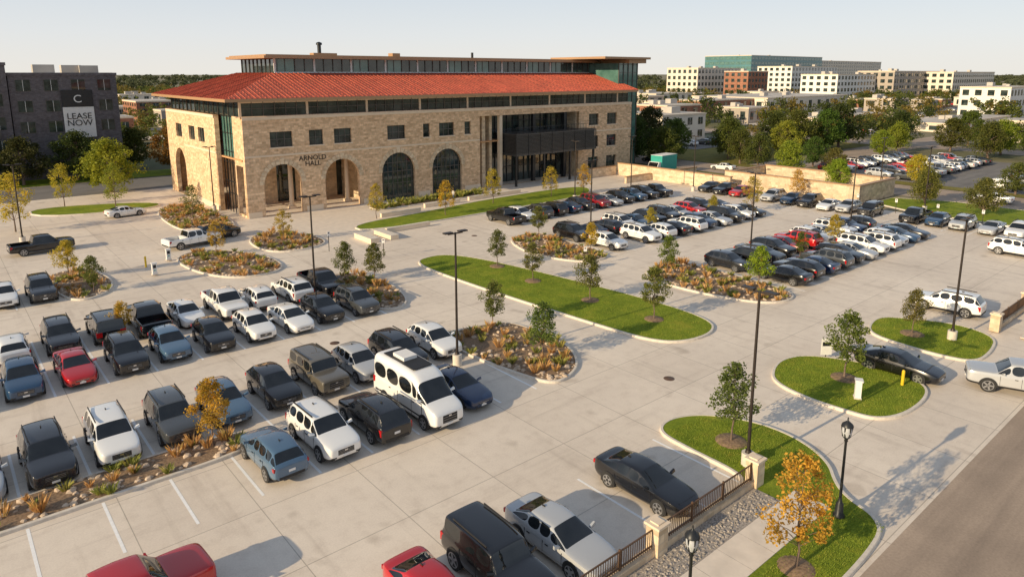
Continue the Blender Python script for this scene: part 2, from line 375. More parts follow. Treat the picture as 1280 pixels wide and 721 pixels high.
for (x0,x1,y0,y1) in ((44,50,77.8,78.2),(52,58,79.8,80.2),(36,37,66.2,70),(38.5,39.5,66.2,70),(60,70,80.3,80.7),(40,46,69.6,70)):
    m=MB(); m.box(x0,x1,y0,y1,0,.5,'precast'); m.box(x0-.04,x1+.04,y0-.04,y1+.04,.5,.56,'curb'); m.obj('concrete_seat_wall')

m=MB(); W=.125
def stalls(x0,n,ya,yb,p=2.72):
    for i in range(n+1):
        x=x0+(i-.5)*p; m.quad(x-W/2,x+W/2,ya,yb,.005,'white')
stalls(-19.1,10,28.0,32.2); stalls(-19.1,10,35.0,39.6); stalls(10.9,6,28.2,33.9); stalls(10.9,6,33.95,39.6)
stalls(-19.1,17,45.4,50.9); stalls(-19.1,17,50.95,56.4); stalls(-19.1,9,65,70.3)
stalls(54.4,14,62.8,68.1); stalls(54.6,14,45.6,51.0); stalls(54.6,14,51.05,56.5); stalls(57.4,14,27.2,32.7); stalls(57.4,14,32.75,38.2)
stalls(-18.4,17,15.0,20.1)
for i in range(18): y=20+i*2.72; m.quad(90.5,96,y-W/2,y+W/2,.005,'white')
for i in range(12): x=129+i*2.72; m.quad(x,x+.1,30,35,.005,'white'); m.quad(x,x+.1,44,54,.005,'white')
m.obj('parking_stall_markings')
m=MB()
for x,y in ((33,24),(20,42.5),(47,62),(12,59.5)): m.revolve([(.34,.003),(.33,.008),(.01,.0085)],'rail',16,(x,y))
m.obj('manhole_covers')
# ------------------------------------------------------------------ cars
SPEC={
 'sedan':dict(st=[(2.45,.60,.32,.62,None),(2.38,.76,.22,.70,None),(2.05,.89,.17,.80,None),(1.5,.93,.17,.88,None),(1.08,.93,.17,.93,None),(.20,.93,.17,.96,(1.38,.63)),(-.35,.93,.17,.97,(1.45,.66)),(-1.02,.93,.17,.99,(1.39,.62)),(-1.85,.92,.19,1.06,None),(-2.2,.88,.22,1.07,None),(-2.40,.78,.33,1.0,None),(-2.46,.64,.4,.84,None)],wh=(1.42,-1.42,.35),mir=.78),
 'suv':dict(st=[(2.40,.72,.38,.84,None),(2.33,.86,.28,.94,None),(2.0,.94,.24,1.02,None),(1.5,.96,.24,1.07,None),(1.14,.96,.24,1.11,None),(.42,.96,.24,1.13,(1.66,.70)),(-.3,.96,.24,1.14,(1.75,.74)),(-1.15,.96,.24,1.17,(1.74,.73)),(-1.92,.95,.26,1.19,(1.67,.69)),(-2.30,.91,.3,1.13,None),(-2.41,.84,.36,.98,None)],wh=(1.45,-1.40,.39),mir=.92,rails=1),
 'crossover':dict(st=[(2.25,.68,.36,.80,None),(2.17,.82,.26,.88,None),(1.85,.90,.22,.96,None),(1.4,.925,.22,1.01,None),(1.02,.925,.22,1.05,None),(.24,.925,.22,1.08,(1.55,.65)),(-.4,.925,.22,1.10,(1.63,.69)),(-1.15,.925,.22,1.13,(1.60,.67)),(-1.68,.91,.25,1.17,(1.50,.61)),(-2.14,.87,.3,1.08,None),(-2.24,.78,.36,.94,None)],wh=(1.36,-1.30,.37),mir=.82),
 'boxy_suv':dict(st=[(2.37,.82,.42,1.04,None),(2.32,.89,.36,1.11,None),(2.0,.93,.32,1.15,None),(1.5,.94,.3,1.17,None),(1.02,.94,.3,1.18,None),(.66,.94,.3,1.19,(1.78,.77)),(-.15,.94,.3,1.2,(1.84,.80)),(-1.1,.94,.3,1.2,(1.84,.80)),(-2.12,.93,.32,1.2,(1.81,.79)),(-2.28,.91,.36,1.15,None),(-2.33,.87,.4,1.0,None)],wh=(1.45,-1.40,.41),mir=.9,rails=1),
 'pickup':dict(st=[(2.94,.80,.47,1.05,None),(2.88,.93,.38,1.12,None),(2.5,.99,.34,1.17,None),(1.9,1.01,.34,1.19,None),(1.45,1.01,.34,1.2,None),(.80,1.01,.34,1.22,(1.84,.76)),(.1,1.01,.34,1.23,(1.91,.79)),(-.72,1.01,.34,1.23,(1.87,.78)),(-.92,1.01,.34,1.2,None),(-1.0,1.01,.36,1.2,None),(-2.80,1.01,.4,1.2,None),(-2.94,.97,.48,1.16,None)],wh=(1.85,-1.75,.42),mir=1.2,bed=1),
 'van':dict(st=[(3.0,.80,.36,.95,None),(2.93,.93,.28,1.10,None),(2.6,.99,.26,1.24,None),(2.15,1.01,.26,1.36,None),(1.35,1.03,.26,1.42,(2.30,.88)),(.95,1.03,.26,1.42,(2.62,.92)),(-.35,1.03,.26,1.42,(2.69,.93)),(-1.6,1.03,.26,1.42,(2.69,.93)),(-2.90,1.02,.28,1.42,(2.63,.92)),(-2.98,1.0,.32,1.3,None)],wh=(2.05,-1.75,.39),mir=1.75),
}
def carmesh(kind):
    S=SPEC[kind]; st=S['st']; bm=bmesh.new(); n=16
    cl=bm.edges.layers.float.new('crease_edge'); vl=bm.verts.layers.float.new('crease_vert')
    rings=[]
    for (x,w,zb,zt,cab) in st:
        h=[(w*.86,zb),(w*.985,zb+.14),(w,(zb+zt)/2-.02),(w*.975,zt-.14),(w*.93,zt-.01)]
        if cab:
            if kind=='van': h+=[(cab[1]+.03,cab[0]-.36),(cab[1]*.9,cab[0]-.03),(cab[1]*.5,cab[0])]
            else: h+= [(cab[1],cab[0]-.07),(cab[1]*.86,cab[0]-.012),(cab[1]*.4,cab[0]+.005)]
        else: h+=[(w*.84,zt+.015),(w*.66,zt+.035),(w*.3,zt+.045)]
        pts=[(x,-y,z) for y,z in h]+[(x,y,z) for y,z in h[::-1]]
        rings.append([bm.verts.new(p) for p in pts])
    sideg=[];tops=[]
    for i in range(len(rings)-1):
        ca=st[i][4];cb=st[i+1][4]; wins=[]
        for j in range(n):
            a=rings[i][j];b=rings[i][(j+1)%n];c=rings[i+1][(j+1)%n];d=rings[i+1][j]
            f=bm.faces.new((a,b,c,d)); f.material_index=0
            if j==15: f.material_index=5
            if j in(0,14): f.material_index=5 if kind!='sedan' else 0
            if (ca or cb) and j in (4,10) and not (kind=='van' and not cb): f.material_index=1; sideg.append(f)
            if bool(ca)!=bool(cb) and 5<=j<=9: wins.append(f); f.material_index=1
        if wins: tops.append(wins)
    bm.faces.new(rings[0][::-1]); bm.faces.new(rings[-1])
    bmesh.ops.recalc_face_normals(bm,faces=bm.faces[:])
    def cr(v1,v2,val):
        e=bm.edges.get((v1,v2))
        if e: e[cl]=max(e[cl],val)
    for i in range(len(rings)-1):
        glassy=st[i][4] or st[i+1][4]
        for j,v in ((3,.5),(12,.5),(4,.9 if glassy else .65),(11,.9 if glassy else .65),(5,.8 if glassy else .35),(10,.8 if glassy else .35),(0,.8),(15,.8)): cr(rings[i][j],rings[i+1][j],v)
    for i in range(len(rings)):
        a=st[i][4] is not None; b_=st[i-1][4] is not None if i else a; c_=st[i+1][4] is not None if i<len(st)-1 else a
        if a!=b_ or a!=c_:
            for j in range(4,11): cr(rings[i][j],rings[i][j+1],.4)
    for e in bm.edges:
        xs=[v.co.x for v in e.verts]
        if min(xs)>=st[0][0]-1e-4 or max(xs)<=st[-1][0]+1e-4: e[cl]=max(e[cl],.55)
    before=set(bm.faces)
    bmesh.ops.inset_individual(bm,faces=sideg,thickness=.026,depth=-.004)
    for f in bm.faces:
        if f not in before: f.material_index=0
    for f in sideg:
        for e in f.edges: e[cl]=1
        for v in f.verts: v[vl]=1
    for wsec in tops:
        before=set(bm.faces)
        bmesh.ops.inset_region(bm,faces=wsec,thickness=.04,depth=-.005,use_boundary=True)
        for f in bm.faces:
            if f not in before: f.material_index=0
        ws=set(wsec); cnt={}
        for f in wsec:
            for v in f.verts: cnt[v]=cnt.get(v,0)+1
            for e in f.edges:
                if any(q not in ws for q in e.link_faces): e[cl]=1
        for v,c in cnt.items():
            if c==1: v[vl]=1
    if S.get('bed'):
        bf=[f for f in bm.faces if abs(f.normal.z)>.9 and -2.80<=f.calc_center_median().x<=-1.0 and f.calc_center_median().z>1.1]
        bmesh.ops.inset_region(bm,faces=bf,thickness=.07,use_boundary=True)
        r=bmesh.ops.extrude_face_region(bm,geom=bf)
        vs=[e for e in r['geom'] if isinstance(e,bmesh.types.BMVert)]
        bmesh.ops.translate(bm,verts=vs,vec=(0,0,-.5))
        for e in r['geom']:
            if isinstance(e,bmesh.types.BMFace): e.material_index=5
        bmesh.ops.delete(bm,geom=bf,context='FACES')
        for e in bm.edges:
            c=(e.verts[0].co+e.verts[1].co)/2
            if -2.95<c.x<-.7 and c.z>.6: e[cl]=max(e[cl],.8)
    me0=bpy.data.meshes.new('t'); bm.to_mesh(me0); bm.free()
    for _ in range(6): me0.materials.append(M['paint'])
    t=bpy.data.objects.new('t',me0); C.objects.link(t); sb=t.modifiers.new('s','SUBSURF'); sb.levels=2; sb.render_levels=2
    dg=bpy.context.evaluated_depsgraph_get(); dg.update(); me1=bpy.data.meshes.new_from_object(t.evaluated_get(dg)); bpy.data.objects.remove(t)
    mb=MB(); keys=['paint','cglass','tyre','rim','head','plastic']
    for k in keys: mb.mi(k)
    mb.v+=[tuple(v.co) for v in me1.vertices]
    for p in me1.polygons: mb.f.append(tuple(p.vertices)); mb.m.append(p.material_index); mb.sm.append(True)
    fx=max(v[0] for v in mb.v); rx=min(v[0] for v in mb.v); w0=st[1][1]; zt0=st[1][3]; wr=st[-1][1]
    zr=st[-2][3]; xf1=st[1][0]; nzb=st[0][2]
    def hex_(p,k): mb.add(p,[(0,3,2,1),(4,5,6,7),(0,1,5,4),(1,2,6,5),(2,3,7,6),(3,0,4,7)],k)
    for s in(-1,1):
        ya,yb=w0*.54,w0*.965
        P=[(fx+.002,ya,zt0-.185),(xf1-.02,yb-.02,zt0-.175),(xf1-.34,yb+.028,zt0-.13),(xf1-.34,ya,zt0-.13)]
        Pt=[(fx-.006,ya,zt0-.125),(xf1-.05,yb-.03,zt0-.085),(xf1-.36,yb+.02,zt0-.045),(xf1-.36,ya,zt0-.045)]
        hex_([(x,s*y,z) for x,y,z in P+Pt],'head')
        y0,y1=sorted((s*st[0][1]*.7,s*st[0][1]*.97)); mb.box(fx-.1,fx+.006,y0,y1,nzb+.03,nzb+.10,'plastic')
        wt=st[-2][1]; y0,y1=sorted((s*wt*.60,s*wt*.985))
        zz=(zr-.27,zr-.10) if kind in('sedan','crossover') else (zr-.42,zr-.08)
        mb.box(st[-2][0]-.06,st[-2][0]+.14,y0,y1,zz[0],zz[1],'tail')
        mx=S['mir']; my=st[4][1]; zm=st[4][3]+.10
        P=[(mx+.06,my*.9,zm-.06),(mx+.02,my+.19,zm-.05),(mx-.08,my+.17,zm-.05),(mx-.08,my*.9,zm-.06)]
        Pt=[(mx+.03,my*.9,zm-.02),(mx+.0,my+.17,zm+.08),(mx-.08,my+.16,zm+.08),(mx-.08,my*.9,zm+.0)]
        hex_([(x,s*y,z) for x,y,z in P+Pt],'paint')
        for dx in ((.95,-.05,-1.05) if kind not in('pickup','van') else ((1.3,.25,-.72) if kind=='pickup' else (1.9,.95,-.4))):
            y0,y1=sorted((s*(st[5][1]*.97),s*(st[5][1]-.002))); mb.box(dx-.008,dx+.008,y0,y1,st[5][2]+.22,st[5][3]-.12,'plastic')
            y0,y1=sorted((s*(st[5][1]*.95),s*(st[5][1]+.012)))
            if dx>-.9: mb.box(dx-.92+.06,dx-.92+.22,y0,y1,st[5][3]-.22,st[5][3]-.19,'plastic')
    mb.box(fx-.12,fx+.006,-w0*.48,w0*.48,nzb+.16,zt0-.15,'plastic')
    for i in range(3):
        z=nzb+.2+i*(zt0-.15-nzb-.2)/3; mb.box(fx-.1,fx+.010,-w0*.46,w0*.46,z,z+.014,'rim')
    mb.box(fx-.1,fx+.018,-.08,.08,zt0-.26,zt0-.19,'chrome')
    mb.box(fx-.05,fx+.022,-.16,.16,nzb+.03,nzb+.13,'whitef')
    mb.box(rx-.012,rx+.1,-.16,.16,(st[-1][2]+st[-1][3])/2,(st[-1][2]+st[-1][3])/2+.12,'whitef')
    mb.box(rx-.008,rx+.1,-wr*.8,wr*.8,st[-1][2]+.02,st[-1][2]+.15,'plastic')
    if S.get('rails'):
        for s in(-1,1):
            rw=st[6][4][1]*.9; z=st[6][4][0]
            mb.box(-1.7,.35,s*rw-.02,s*rw+.02,z-.02,z+.045,'plastic')
    if kind=='van':
        mb.box(-2.4,.6,-.6,.6,2.66,2.71,'plastic'); mb.box(-1.7,-.6,-.42,.42,2.715,2.90,'whitef')
        for s in(-1,1):
            y0,y1=sorted((s*.98,s*1.032)); mb.box(-2.7,2.2,y0,y1,.62,.70,'plastic')
    if kind in('sedan','crossover','suv'):
        mb.box(-1.0,-.85,-.02,.02,st[7][4][0]-.03,st[7][4][0]+.06,'plastic')
    fw,rw_,r=S['wh']
    for x in(fw,rw_):
        for s in(-1,1):
            w=st[5][1]
            R2=r+.06; nn=14; z0=st[5][2]+.02
            arc=[(x+R2*math.cos(t),s*(w+.004),max(z0,r+R2*math.sin(t))) for t in [math.pi*i/nn for i in range(nn+1)]]
            arc=[(x+R2,s*(w+.004),z0)]+arc+[(x-R2,s*(w+.004),z0)]
            mb.add(arc,[tuple(range(len(arc)))] ,'plastic')
            arc2=[(a,s*(w-.13),c) for a,_,c in arc]
            nA=len(arc); mb.add(arc+arc2,[(i,(i+1)%nA,nA+(i+1)%nA,nA+i) for i in range(nA)],'plastic')
            ya=s*(w-.20);yb=s*(w+.02)
            mb.tube((x,ya,r),(x,yb,r),r,r,'tyre',18); mb.tube((x,yb-s*.01,r),(x,yb+s*.004,r),r*.72,r*.69,'plastic',16)
            for q in range(5):
                a=q*math.pi*.4+.3; c,sn=math.cos(a),math.sin(a); lx,lz=.055,r*.69
                pts=[(-lx,0),(lx,0),(lx*.75,lz),(-lx*.75,lz)]
                mb.add([(x+u*c-v*sn,yb+s*.010,r+u*sn+v*c) for u,v in pts],[(0,1,2,3)],'rim')
            nn=18; o1=[(x+math.cos(2*math.pi*i/nn)*r*.73,yb+s*.008,r+math.sin(2*math.pi*i/nn)*r*.73) for i in range(nn)]
            o2=[(x+math.cos(2*math.pi*i/nn)*r*.64,yb+s*.008,r+math.sin(2*math.pi*i/nn)*r*.64) for i in range(nn)]
            mb.add(o1+o2,[(i,(i+1)%nn,nn+(i+1)%nn,nn+i) for i in range(nn)],'rim')
    me=mb.mesh('vehicle_'+kind); me.set_sharp_from_angle(angle=R(40)); return me
CM={k:carmesh(k) for k in SPEC}
NM={'sedan':'parked_sedan','suv':'parked_suv','crossover':'parked_crossover_car','boxy_suv':'parked_boxy_suv','pickup':'parked_pickup_truck','van':'passenger_van'}
COL={'w':(.90,.89,.86),'k':(.006,.006,.008),'g':(.06,.065,.07),'s':(.48,.49,.50),'b':(.02,.06,.13),'r':(.48,.01,.012),'n':(.012,.03,.085),'d':(.022,.024,.030),'t':(.13,.115,.09),'bl':(.08,.15,.24),'m':(.26,.012,.02)}
KK={'S':'sedan','U':'suv','X':'crossover','J':'boxy_suv','P':'pickup','V':'van'}
def car(x,y,k,c,h=-90,name=None):
    ky=KK[k]
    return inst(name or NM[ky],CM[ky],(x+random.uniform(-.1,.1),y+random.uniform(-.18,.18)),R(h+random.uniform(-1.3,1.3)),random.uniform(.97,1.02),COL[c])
g0=[2.7+2.73*i for i in range(9)]
for x,(k,c) in zip(g0,[('U','d'),('U','w'),('U','g'),('X','bl'),('X','k'),('J','t'),('X','s'),('U','k'),('X','w')]): car(x,37.1,k,c)
for x,(k,c,h) in zip(g0[3:],[('X','bl',90),('U','w',-90),('U','k',90),('V','w',-90),('S','n',-90)]): car(x,30.5,k,c,h)
for x,(k,c) in zip(g0,[('X','b'),('S','r'),('U','k'),('X','bl'),('X','k'),('X','w'),('S','w'),('X','k'),('U','g')]): car(x,47.9,k,c)
for x,(k,c) in zip(g0,[('X','w'),('U','d'),('J','k'),('P','k'),('S','w'),('P','w'),('X','w'),('U','w'),('P','k')]): car(x,54.1,k,c,-90 if random.random()<.7 else 90)
car(.0,47.9,'S','w'); car(-.05,37.1,'S','s')
car(3.4,67.6,'X','w'); car(6.0,67.8,'U','d')
car(8,85.4,'P','k',4); car(19,100.5,'S','w',8); car(20.8,77.8,'P','w',10); car(24.2,79.8,'U','k',10)
row=lambda x0,n,y,seq,p=2.72,skip=():[car(x0+i*p,y,*seq[i%len(seq)],(-90 if random.random()<.6 else 90)) for i in range(n) if i not in skip]
row(54.4,12,65.5,[('P','k'),('X','w'),('U','g'),('U','k'),('S','b'),('X','d'),('U','m'),('S','s'),('X','k'),('U','b'),('U','k')])
row(54.6,11,53.7,[('U','k'),('S','n'),('X','d'),('U','w'),('S','b'),('X','k'),('U','d'),('S','s'),('X','r')])
row(54.6,11,48.3,[('X','w'),('S','k'),('U','w'),('X','w'),('S','k'),('U','w'),('X','b'),('S','s'),('U','k')],skip=(1,))
row(57.4,11,35.6,[('X','d'),('U','k'),('S','g'),('X','k'),('S','m'),('U','r'),('X','w'),('S','s'),('U','w'),('X','n')])
row(57.4,11,29.9,[('S','k'),('X','k'),('S','n'),('U','g'),('X','k'),('S','s'),('U','w'),('U','w'),('X','w'),('S','b')])
seqH=[('U','w'),('S','s'),('U','s'),('X','b'),('P','k'),('U','w'),('J','k'),('X','s'),('S','w'),('U','k'),('X','b'),('U','s'),('P','g'),('X','r'),('U','k'),('X','d')]
for i in range(16):
    if i in(5,12): continue
    k,c=seqH[i]; car(93.8,21.4+i*2.72,k,c,180)
for x,y,k,c,h in ((14.2,17.5,'J','k',-90),(17.0,17.2,'S','s',-90),(11.5,17.7,'S','r',-90),(22.5,17.4,'S','k',-90)): car(x,y,k,c,h)
car(3.2,24.3,'P','r',4)
car(59.7,17.3,'U','w',93,'white_suv'); car(44.6,15.2,'S','k',-88,'black_sedan'); car(47.2,9.6,'P','s',110,'silver_pickup_truck'); car(84,19,'U','w',-90)
for i in range(14):
    for y,h in ((32.5,90),(46.5,90),(51.6,-90),(60,-90)):
        if random.random()<.75: car(130.4+i*2.72,y,random.choice('SUXUXP'),random.choice('wwkgsdbr'),h)
for i in range(18): 
    if random.random()<.5: car(-40+i*8.5,125.5,random.choice('SUX'),random.choice('wkgsdb'),0)
for y in (30,48,75,92,120): car(117,y,random.choice('SUX'),random.choice('wksr'),90)

# ------------------------------------------------------------------ trees
def leafpolys(cent,size):
    n=len(cent); u=rng.normal(size=(n,3)); u/=np.linalg.norm(u,axis=1)[:,None]
    t=rng.normal(size=(n,3)); v=np.cross(u,t); v/=np.linalg.norm(v,axis=1)[:,None]
    s=(size*rng.uniform(.6,1.3,n))[:,None]; u=u*s*.5; v=v*s*.32
    return np.stack([cent-u,cent-v*1.0+u*.1,cent+u,cent+v+u*.1],1)
def clumps(cs,rs,nl):
    out=[]
    for c,r in zip(cs,rs):
        d=rng.normal(size=(nl,3)); d/=np.linalg.norm(d,axis=1)[:,None]
        out.append(np.array(c)+d*(r*rng.uniform(.15,1,nl)**.6)[:,None]*np.array([1,1,.8]))
    return np.concatenate(out)
def treemesh(name,H,crown_r,crown_z0,ncl,nl,cr,leaf,trunk_r,seed,shape=1.0):
    random.seed(seed); mb=MB()
    top=Vector((random.uniform(-.1,.1)*H*.2,random.uniform(-.1,.1)*H*.2,H*.82))
    segs=5; pts=[Vector((0,0,0))]
    for i in range(1,segs+1):
        t=i/segs; pts.append(Vector((top.x*t+random.gauss(0,.012*H),top.y*t+random.gauss(0,.012*H),top.z*t)))
    for i in range(segs):
        mb.tube(pts[i],pts[i+1],trunk_r*(1-.16*i)*(1.25 if i==0 else 1),trunk_r*(1-.16*(i+1)),'bark',7,caps=False)
    cs=[];rs=[]
    for i in range(ncl):
        t=(i+.5)/ncl; z=crown_z0+(H-crown_z0-cr*.4)*t
        prof=math.sin(math.pi*min(1,(t*.82+.18)))**.7*shape
        a=i*2.4+random.uniform(-.5,.5); rr=crown_r*prof*random.uniform(.3,1.0)
        c=Vector((top.x*z/H+math.cos(a)*rr,top.y*z/H+math.sin(a)*rr,z+random.uniform(-.1,.1)*cr))
        cs.append(c); rs.append(cr*random.uniform(.6,1.3))
        zz=max(crown_z0*.75,z-rr*.7)
        k=min(segs-1,int(zz/top.z*segs)); tt=zz/top.z*segs-k; b=pts[k].lerp(pts[k+1],min(1,tt))
        mid=b.lerp(c,.5)+Vector((0,0,.06*rr)); br=trunk_r*.38
        mb.tube(b,mid,br,br*.6,'bark',5,caps=False); mb.tube(mid,c,br*.6,br*.2,'bark',4,caps=False)
    lv=leafpolys(clumps(cs,rs,nl),leaf)
    o=len(mb.v); i=mb.mi('leaf'); mb.v+=[tuple(a) for a in lv.reshape(-1,3).tolist()]
    n=len(lv); mb.f+=[(o+4*q,o+4*q+1,o+4*q+2,o+4*q+3) for q in range(n)]; mb.m+=[i]*n; mb.sm+=[False]*n
    return mb.mesh(name)
YT=[treemesh('young_tree',4.4,1.1,1.4,32,110,.46,.14,.055,s) for s in (1,2,3,4)]
ST=[treemesh('sparse_tree',4.6,1.25,1.2,34,75,.40,.13,.05,s) for s in (11,12,13)]
MT=[treemesh('mature_tree',8.0,3.6,1.6,50,150,1.15,.30,.22,s) for s in (21,22,23)]
random.seed(99)
OL=(.14,.17,.05); YL=(.44,.35,.06); OR=(.50,.34,.07); GR=(.09,.13,.03); BR=(.23,.30,.04); DK=(.055,.08,.025)
rings=MB()
def tree(kind,x,y,h,col,name):
    base={'Y':(YT,4.4),'S':(ST,4.6),'M':(MT,8.0)}[kind]; me=random.choice(base[0]); s=h/base[1]
    z=.1 if kind!='M' else 0
    return inst(name,me,(x,y,z),random.uniform(0,6.28),(s*random.uniform(.95,1.1),s*random.uniform(.95,1.1),s),tuple(c*random.uniform(.85,1.15) for c in col))
for x,y,h in ((40.6,50,3.6),(40,44.2,3.5),(40,37.2,3.9),(40.4,31,4.1)):
    tree('Y',x,y,h,OL,'young_oak_tree'); rings.revolve([(.75,.12),(.7,.16),(.3,.19),(.01,.2)],'mulch',16,(x,y))
for x,y,h in ((41,17,4.3),(52,17.2,3.4),(29.2,17.3,4.2)):
    tree('Y',x,y,h,OL,'young_oak_tree'); rings.revolve([(.8,.12),(.75,.16),(.3,.19),(.01,.2)],'mulch',16,(x,y))
rings.revolve([(.7,.12),(.6,.16),(.3,.19),(.01,.2)],'mulch',16,(23,10.6)); rings.obj('tree_mulch_rings')
tree('S',23,10.6,4.7,OR,'autumn_oak_tree')
for x,y,h,c in ((30,37.5,3.6,OL),(29,31,3.9,OL),(27.2,55,3.7,OL),(29,53,3.6,OL),(9.2,33.8,3.6,YL),(9,53,2.6,YL),(52,56.5,3.6,OL),(51,47.5,3.3,YL),(51.2,38,3.6,OL),(53.5,30,3.8,BR),(65,51,2.6,YL),(65.5,32.6,2.8,OL),(73.6,33,3.4,YL),(78,51,2.6,YL),(8.6,72,3.6,YL),(9.5,66,3.2,OL)):
    tree('Y',x,y,h,c,'young_oak_tree')
for x,y,h,c in ((43,77.3,4.6,YL),(51,73.5,4.6,YL),(61,76,5,YL),(71,74.5,4.6,YL),(77,73.5,4.6,YL),(7,98,7,YL),(14,113,6,YL),(19,106,6.5,BR),(21.5,72,3.6,YL),(29,73,3.6,YL),(84,49,4.8,YL),(98,50,4.4,YL),(25,92,4.5,OL)):
    tree('S',x,y,h,c,'young_elm_tree')
for x,y,h,c in ((21.5,122,8.4,BR),(12,140,8,DK),(20,141,8.5,DK),(3,141,7.5,DK),(-10,141,8,DK),(24,138,6.5,GR),(45,139,8,GR),(36,141,9,(.2,.13,.035)),(58,140,8,GR),(31,150,8,GR),(110,92,10,DK),(116,99,11,DK),(113,86,8,GR),(126,100,11,DK),(122,90,9,GR),(133,84,9,GR),(140,88,8,GR),(148,79,8,BR),(155,80,10,GR),(165,78,10,GR),(174,79,11,DK),(162,64,6,BR),(135,66,6,GR),(178,48,8,GR),(182,40,9,GR),(184,25,8,GR),(111,50,5,BR),(108,36,5,OL),(105,28,5,OL),(118,62,6.5,BR),(127,30,5,OL),(127,44,5,YL),(127,58,5,OL),(125,72,7,GR),(128,78,7,GR),(160,88,9,DK),(176,66,7,BR),(188,70,9,DK),(186,58,8,GR),(187,48,8,BR),(205,60,9,GR),(206,44,9,DK)):
    tree('M',x,y,h,c,'mature_oak_tree')
CA,SA=math.cos(R(40.35)),math.sin(R(40.35))
def polar(t,D):
    Lt=t*D; return (D*SA+Lt*CA, D*CA-Lt*SA)
BLD=[]
def far_trees(name,pts,col,leaf=.9):
    out=[]
    for x,y,h in pts:
        n=14; a=rng.uniform(0,6.28,n); r=h*.46*np.sqrt(rng.uniform(0,1,n)); z=h*rng.uniform(.22,.85,n)
        cs=np.stack([x+np.cos(a)*r,y+np.sin(a)*r,z],1)
        cen=clumps(cs,np.full(n,h*.2),26); out.append(leafpolys(cen,leaf*h/9))
    me=npmesh(name,np.concatenate(out),4,['leaf']); o=bpy.data.objects.new(name,me); C.objects.link(o); o.color=rgba(col); return o
# ------------------------------------------------------------------ background buildings
def block(name,x0,x1,y0,y1,h,wall,floors,bay,wfrac=.55,glass='bglass',z0=0,par=None):
    root=empty(name) if par is None else par
    m=MB(); m.box(x0,x1,y0,y1,z0,h,wall)
    m.box(x0-.15,x1+.15,y0-.15,y1+.15,h,h+.5,'precast' if wall!='grayb' else 'grayb'); m.box(x0+.4,x1-.4,y0+.4,y1-.4,h+.3,h+.52,'roofgray')
    if x1-x0>14:
        for i in range(3):
            a=x0+(x1-x0)*random.uniform(.15,.8); b=y0+(y1-y0)*random.uniform(.3,.7); s=random.uniform(1.2,2.5); m.box(a,a+s*1.6,b,b+s,h+.53,h+.5+s*.7,'roofgray')
    m.obj('walls',root)
    g=MB(); fh=(h-z0)/floors
    for f in range(floors):
        za=z0+f*fh+fh*.28; zb=z0+f*fh+fh*.80
        n=max(1,int((x1-x0)/bay)); b=(x1-x0)/n
        for i in range(n):
            cx=x0+(i+.5)*b; ww=b*wfrac/2
            g.box(cx-ww-.08,cx+ww+.08,y0-.05,y0+.1,za-.08,zb+.08,'frame')
            g.box(cx-ww,cx+ww,y0-.07,y0+.1,za,zb,glass)
            g.box(cx-.03,cx+.03,y0-.085,y0,za,zb,'whitef')
        n=max(1,int((y1-y0)/bay)); b=(y1-y0)/n
        for s,xx in((-1,x0),(1,x1)):
            for i in range(n):
                cy=y0+(i+.5)*b; ww=b*wfrac/2
                a,c=sorted((xx-s*.1,xx+s*.05)); g.box(a,c,cy-ww-.08,cy+ww+.08,za-.08,zb+.08,'frame')
                a,c=sorted((xx-s*.1,xx+s*.07)); g.box(a,c,cy-ww,cy+ww,za,zb,glass)
    g.obj('windows',root)
    BLD.append((x0-4,x1+4,y0-4,y1+4)); return root
r=block('gray_apartment_building',12.2,28.5,146,172,17.9,'grayb',5,3.4,.5)
block('gray_apartment_building',-60,12,145.4,170,19.6,'grayb',5,3.6,.5,par=r)
m=MB()
for i in range(9):
    x=-48+i*9.2
    for z in (4.2,7.9,11.6,15.2):
        if x+3<12: m.box(x,x+3,143.9,145.38,z,z+.2,'frame'); m.box(x,x+3,143.9,143.96,z+.2,z+1.2,'frame')
m.obj('balconies',r)
m=MB(); m.box(19.6,24.4,145.72,145.85,7.0,12.4,'whitef'); m.box(19.6,24.4,145.70,145.86,12.41,15.4,'blk'); m.obj('banner',r)
def text(body,x,y,z,s,mat,rz=0,parent=None,name='lettering'):
    cu=bpy.data.curves.new(name,'FONT'); cu.body=body; cu.size=s; cu.extrude=.03; cu.align_x='CENTER'; cu.space_line=.8
    cu.materials.append(M[mat]); o=bpy.data.objects.new(name,cu); C.objects.link(o); o.location=(x,y,z); o.rotation_euler=(R(90),0,rz)
    if parent: o.parent=parent
text('LEASE\nNOW',22,145.68,10.3,1.5,'blk',0,r); text('C',22,145.68,13.2,1.9,'whitef',0,r)
def pb(name,u0,u1,vtop,D,depth,wall,fl,bay,wf=.5,glass='bglass'):
    """distant building: frontage between two survey bearings at range D"""
    t0=(u0-640)/883; t1=(u1-640)/883
    b=(vtop-262)/867; up=-math.sin(R(11.1))-b*math.cos(R(11.1)); fw=math.cos(R(11.1))-b*math.sin(R(11.1))
    h=18.3+up/fw*D
    Y=polar((t0+t1)/2,D)[1]
    xon=lambda t:Y*(SA+t*CA)/(CA-t*SA)
    return block(name,xon(t0+(t1-t0)*.12),xon(t1),Y,Y+depth,h,wall,fl,bay,wf,glass)
pb('brick_apartment_building',160,215,128,260,22,'redb',4,3.5,.45)
pb('hospital_building',926,1026,71,620,45,'blueglass',8,5,.8,glass='gglass')
pb('hospital_building',985,1100,77,700,50,'cream',9,5,.5)
pb('office_building',865,925,86,500,26,'cream',5,4,.5)
pb('brick_office_building',932,960,90,470,18,'redb',5,4,.5)
pb('white_office_building',982,1046,84,540,28,'whiteb',6,4.5,.5)
pb('white_medical_building',1040,1102,94,420,22,'whiteb',5,4,.5)
pb('apartment_complex',1110,1178,90,450,22,'taupe',5,4,.55)
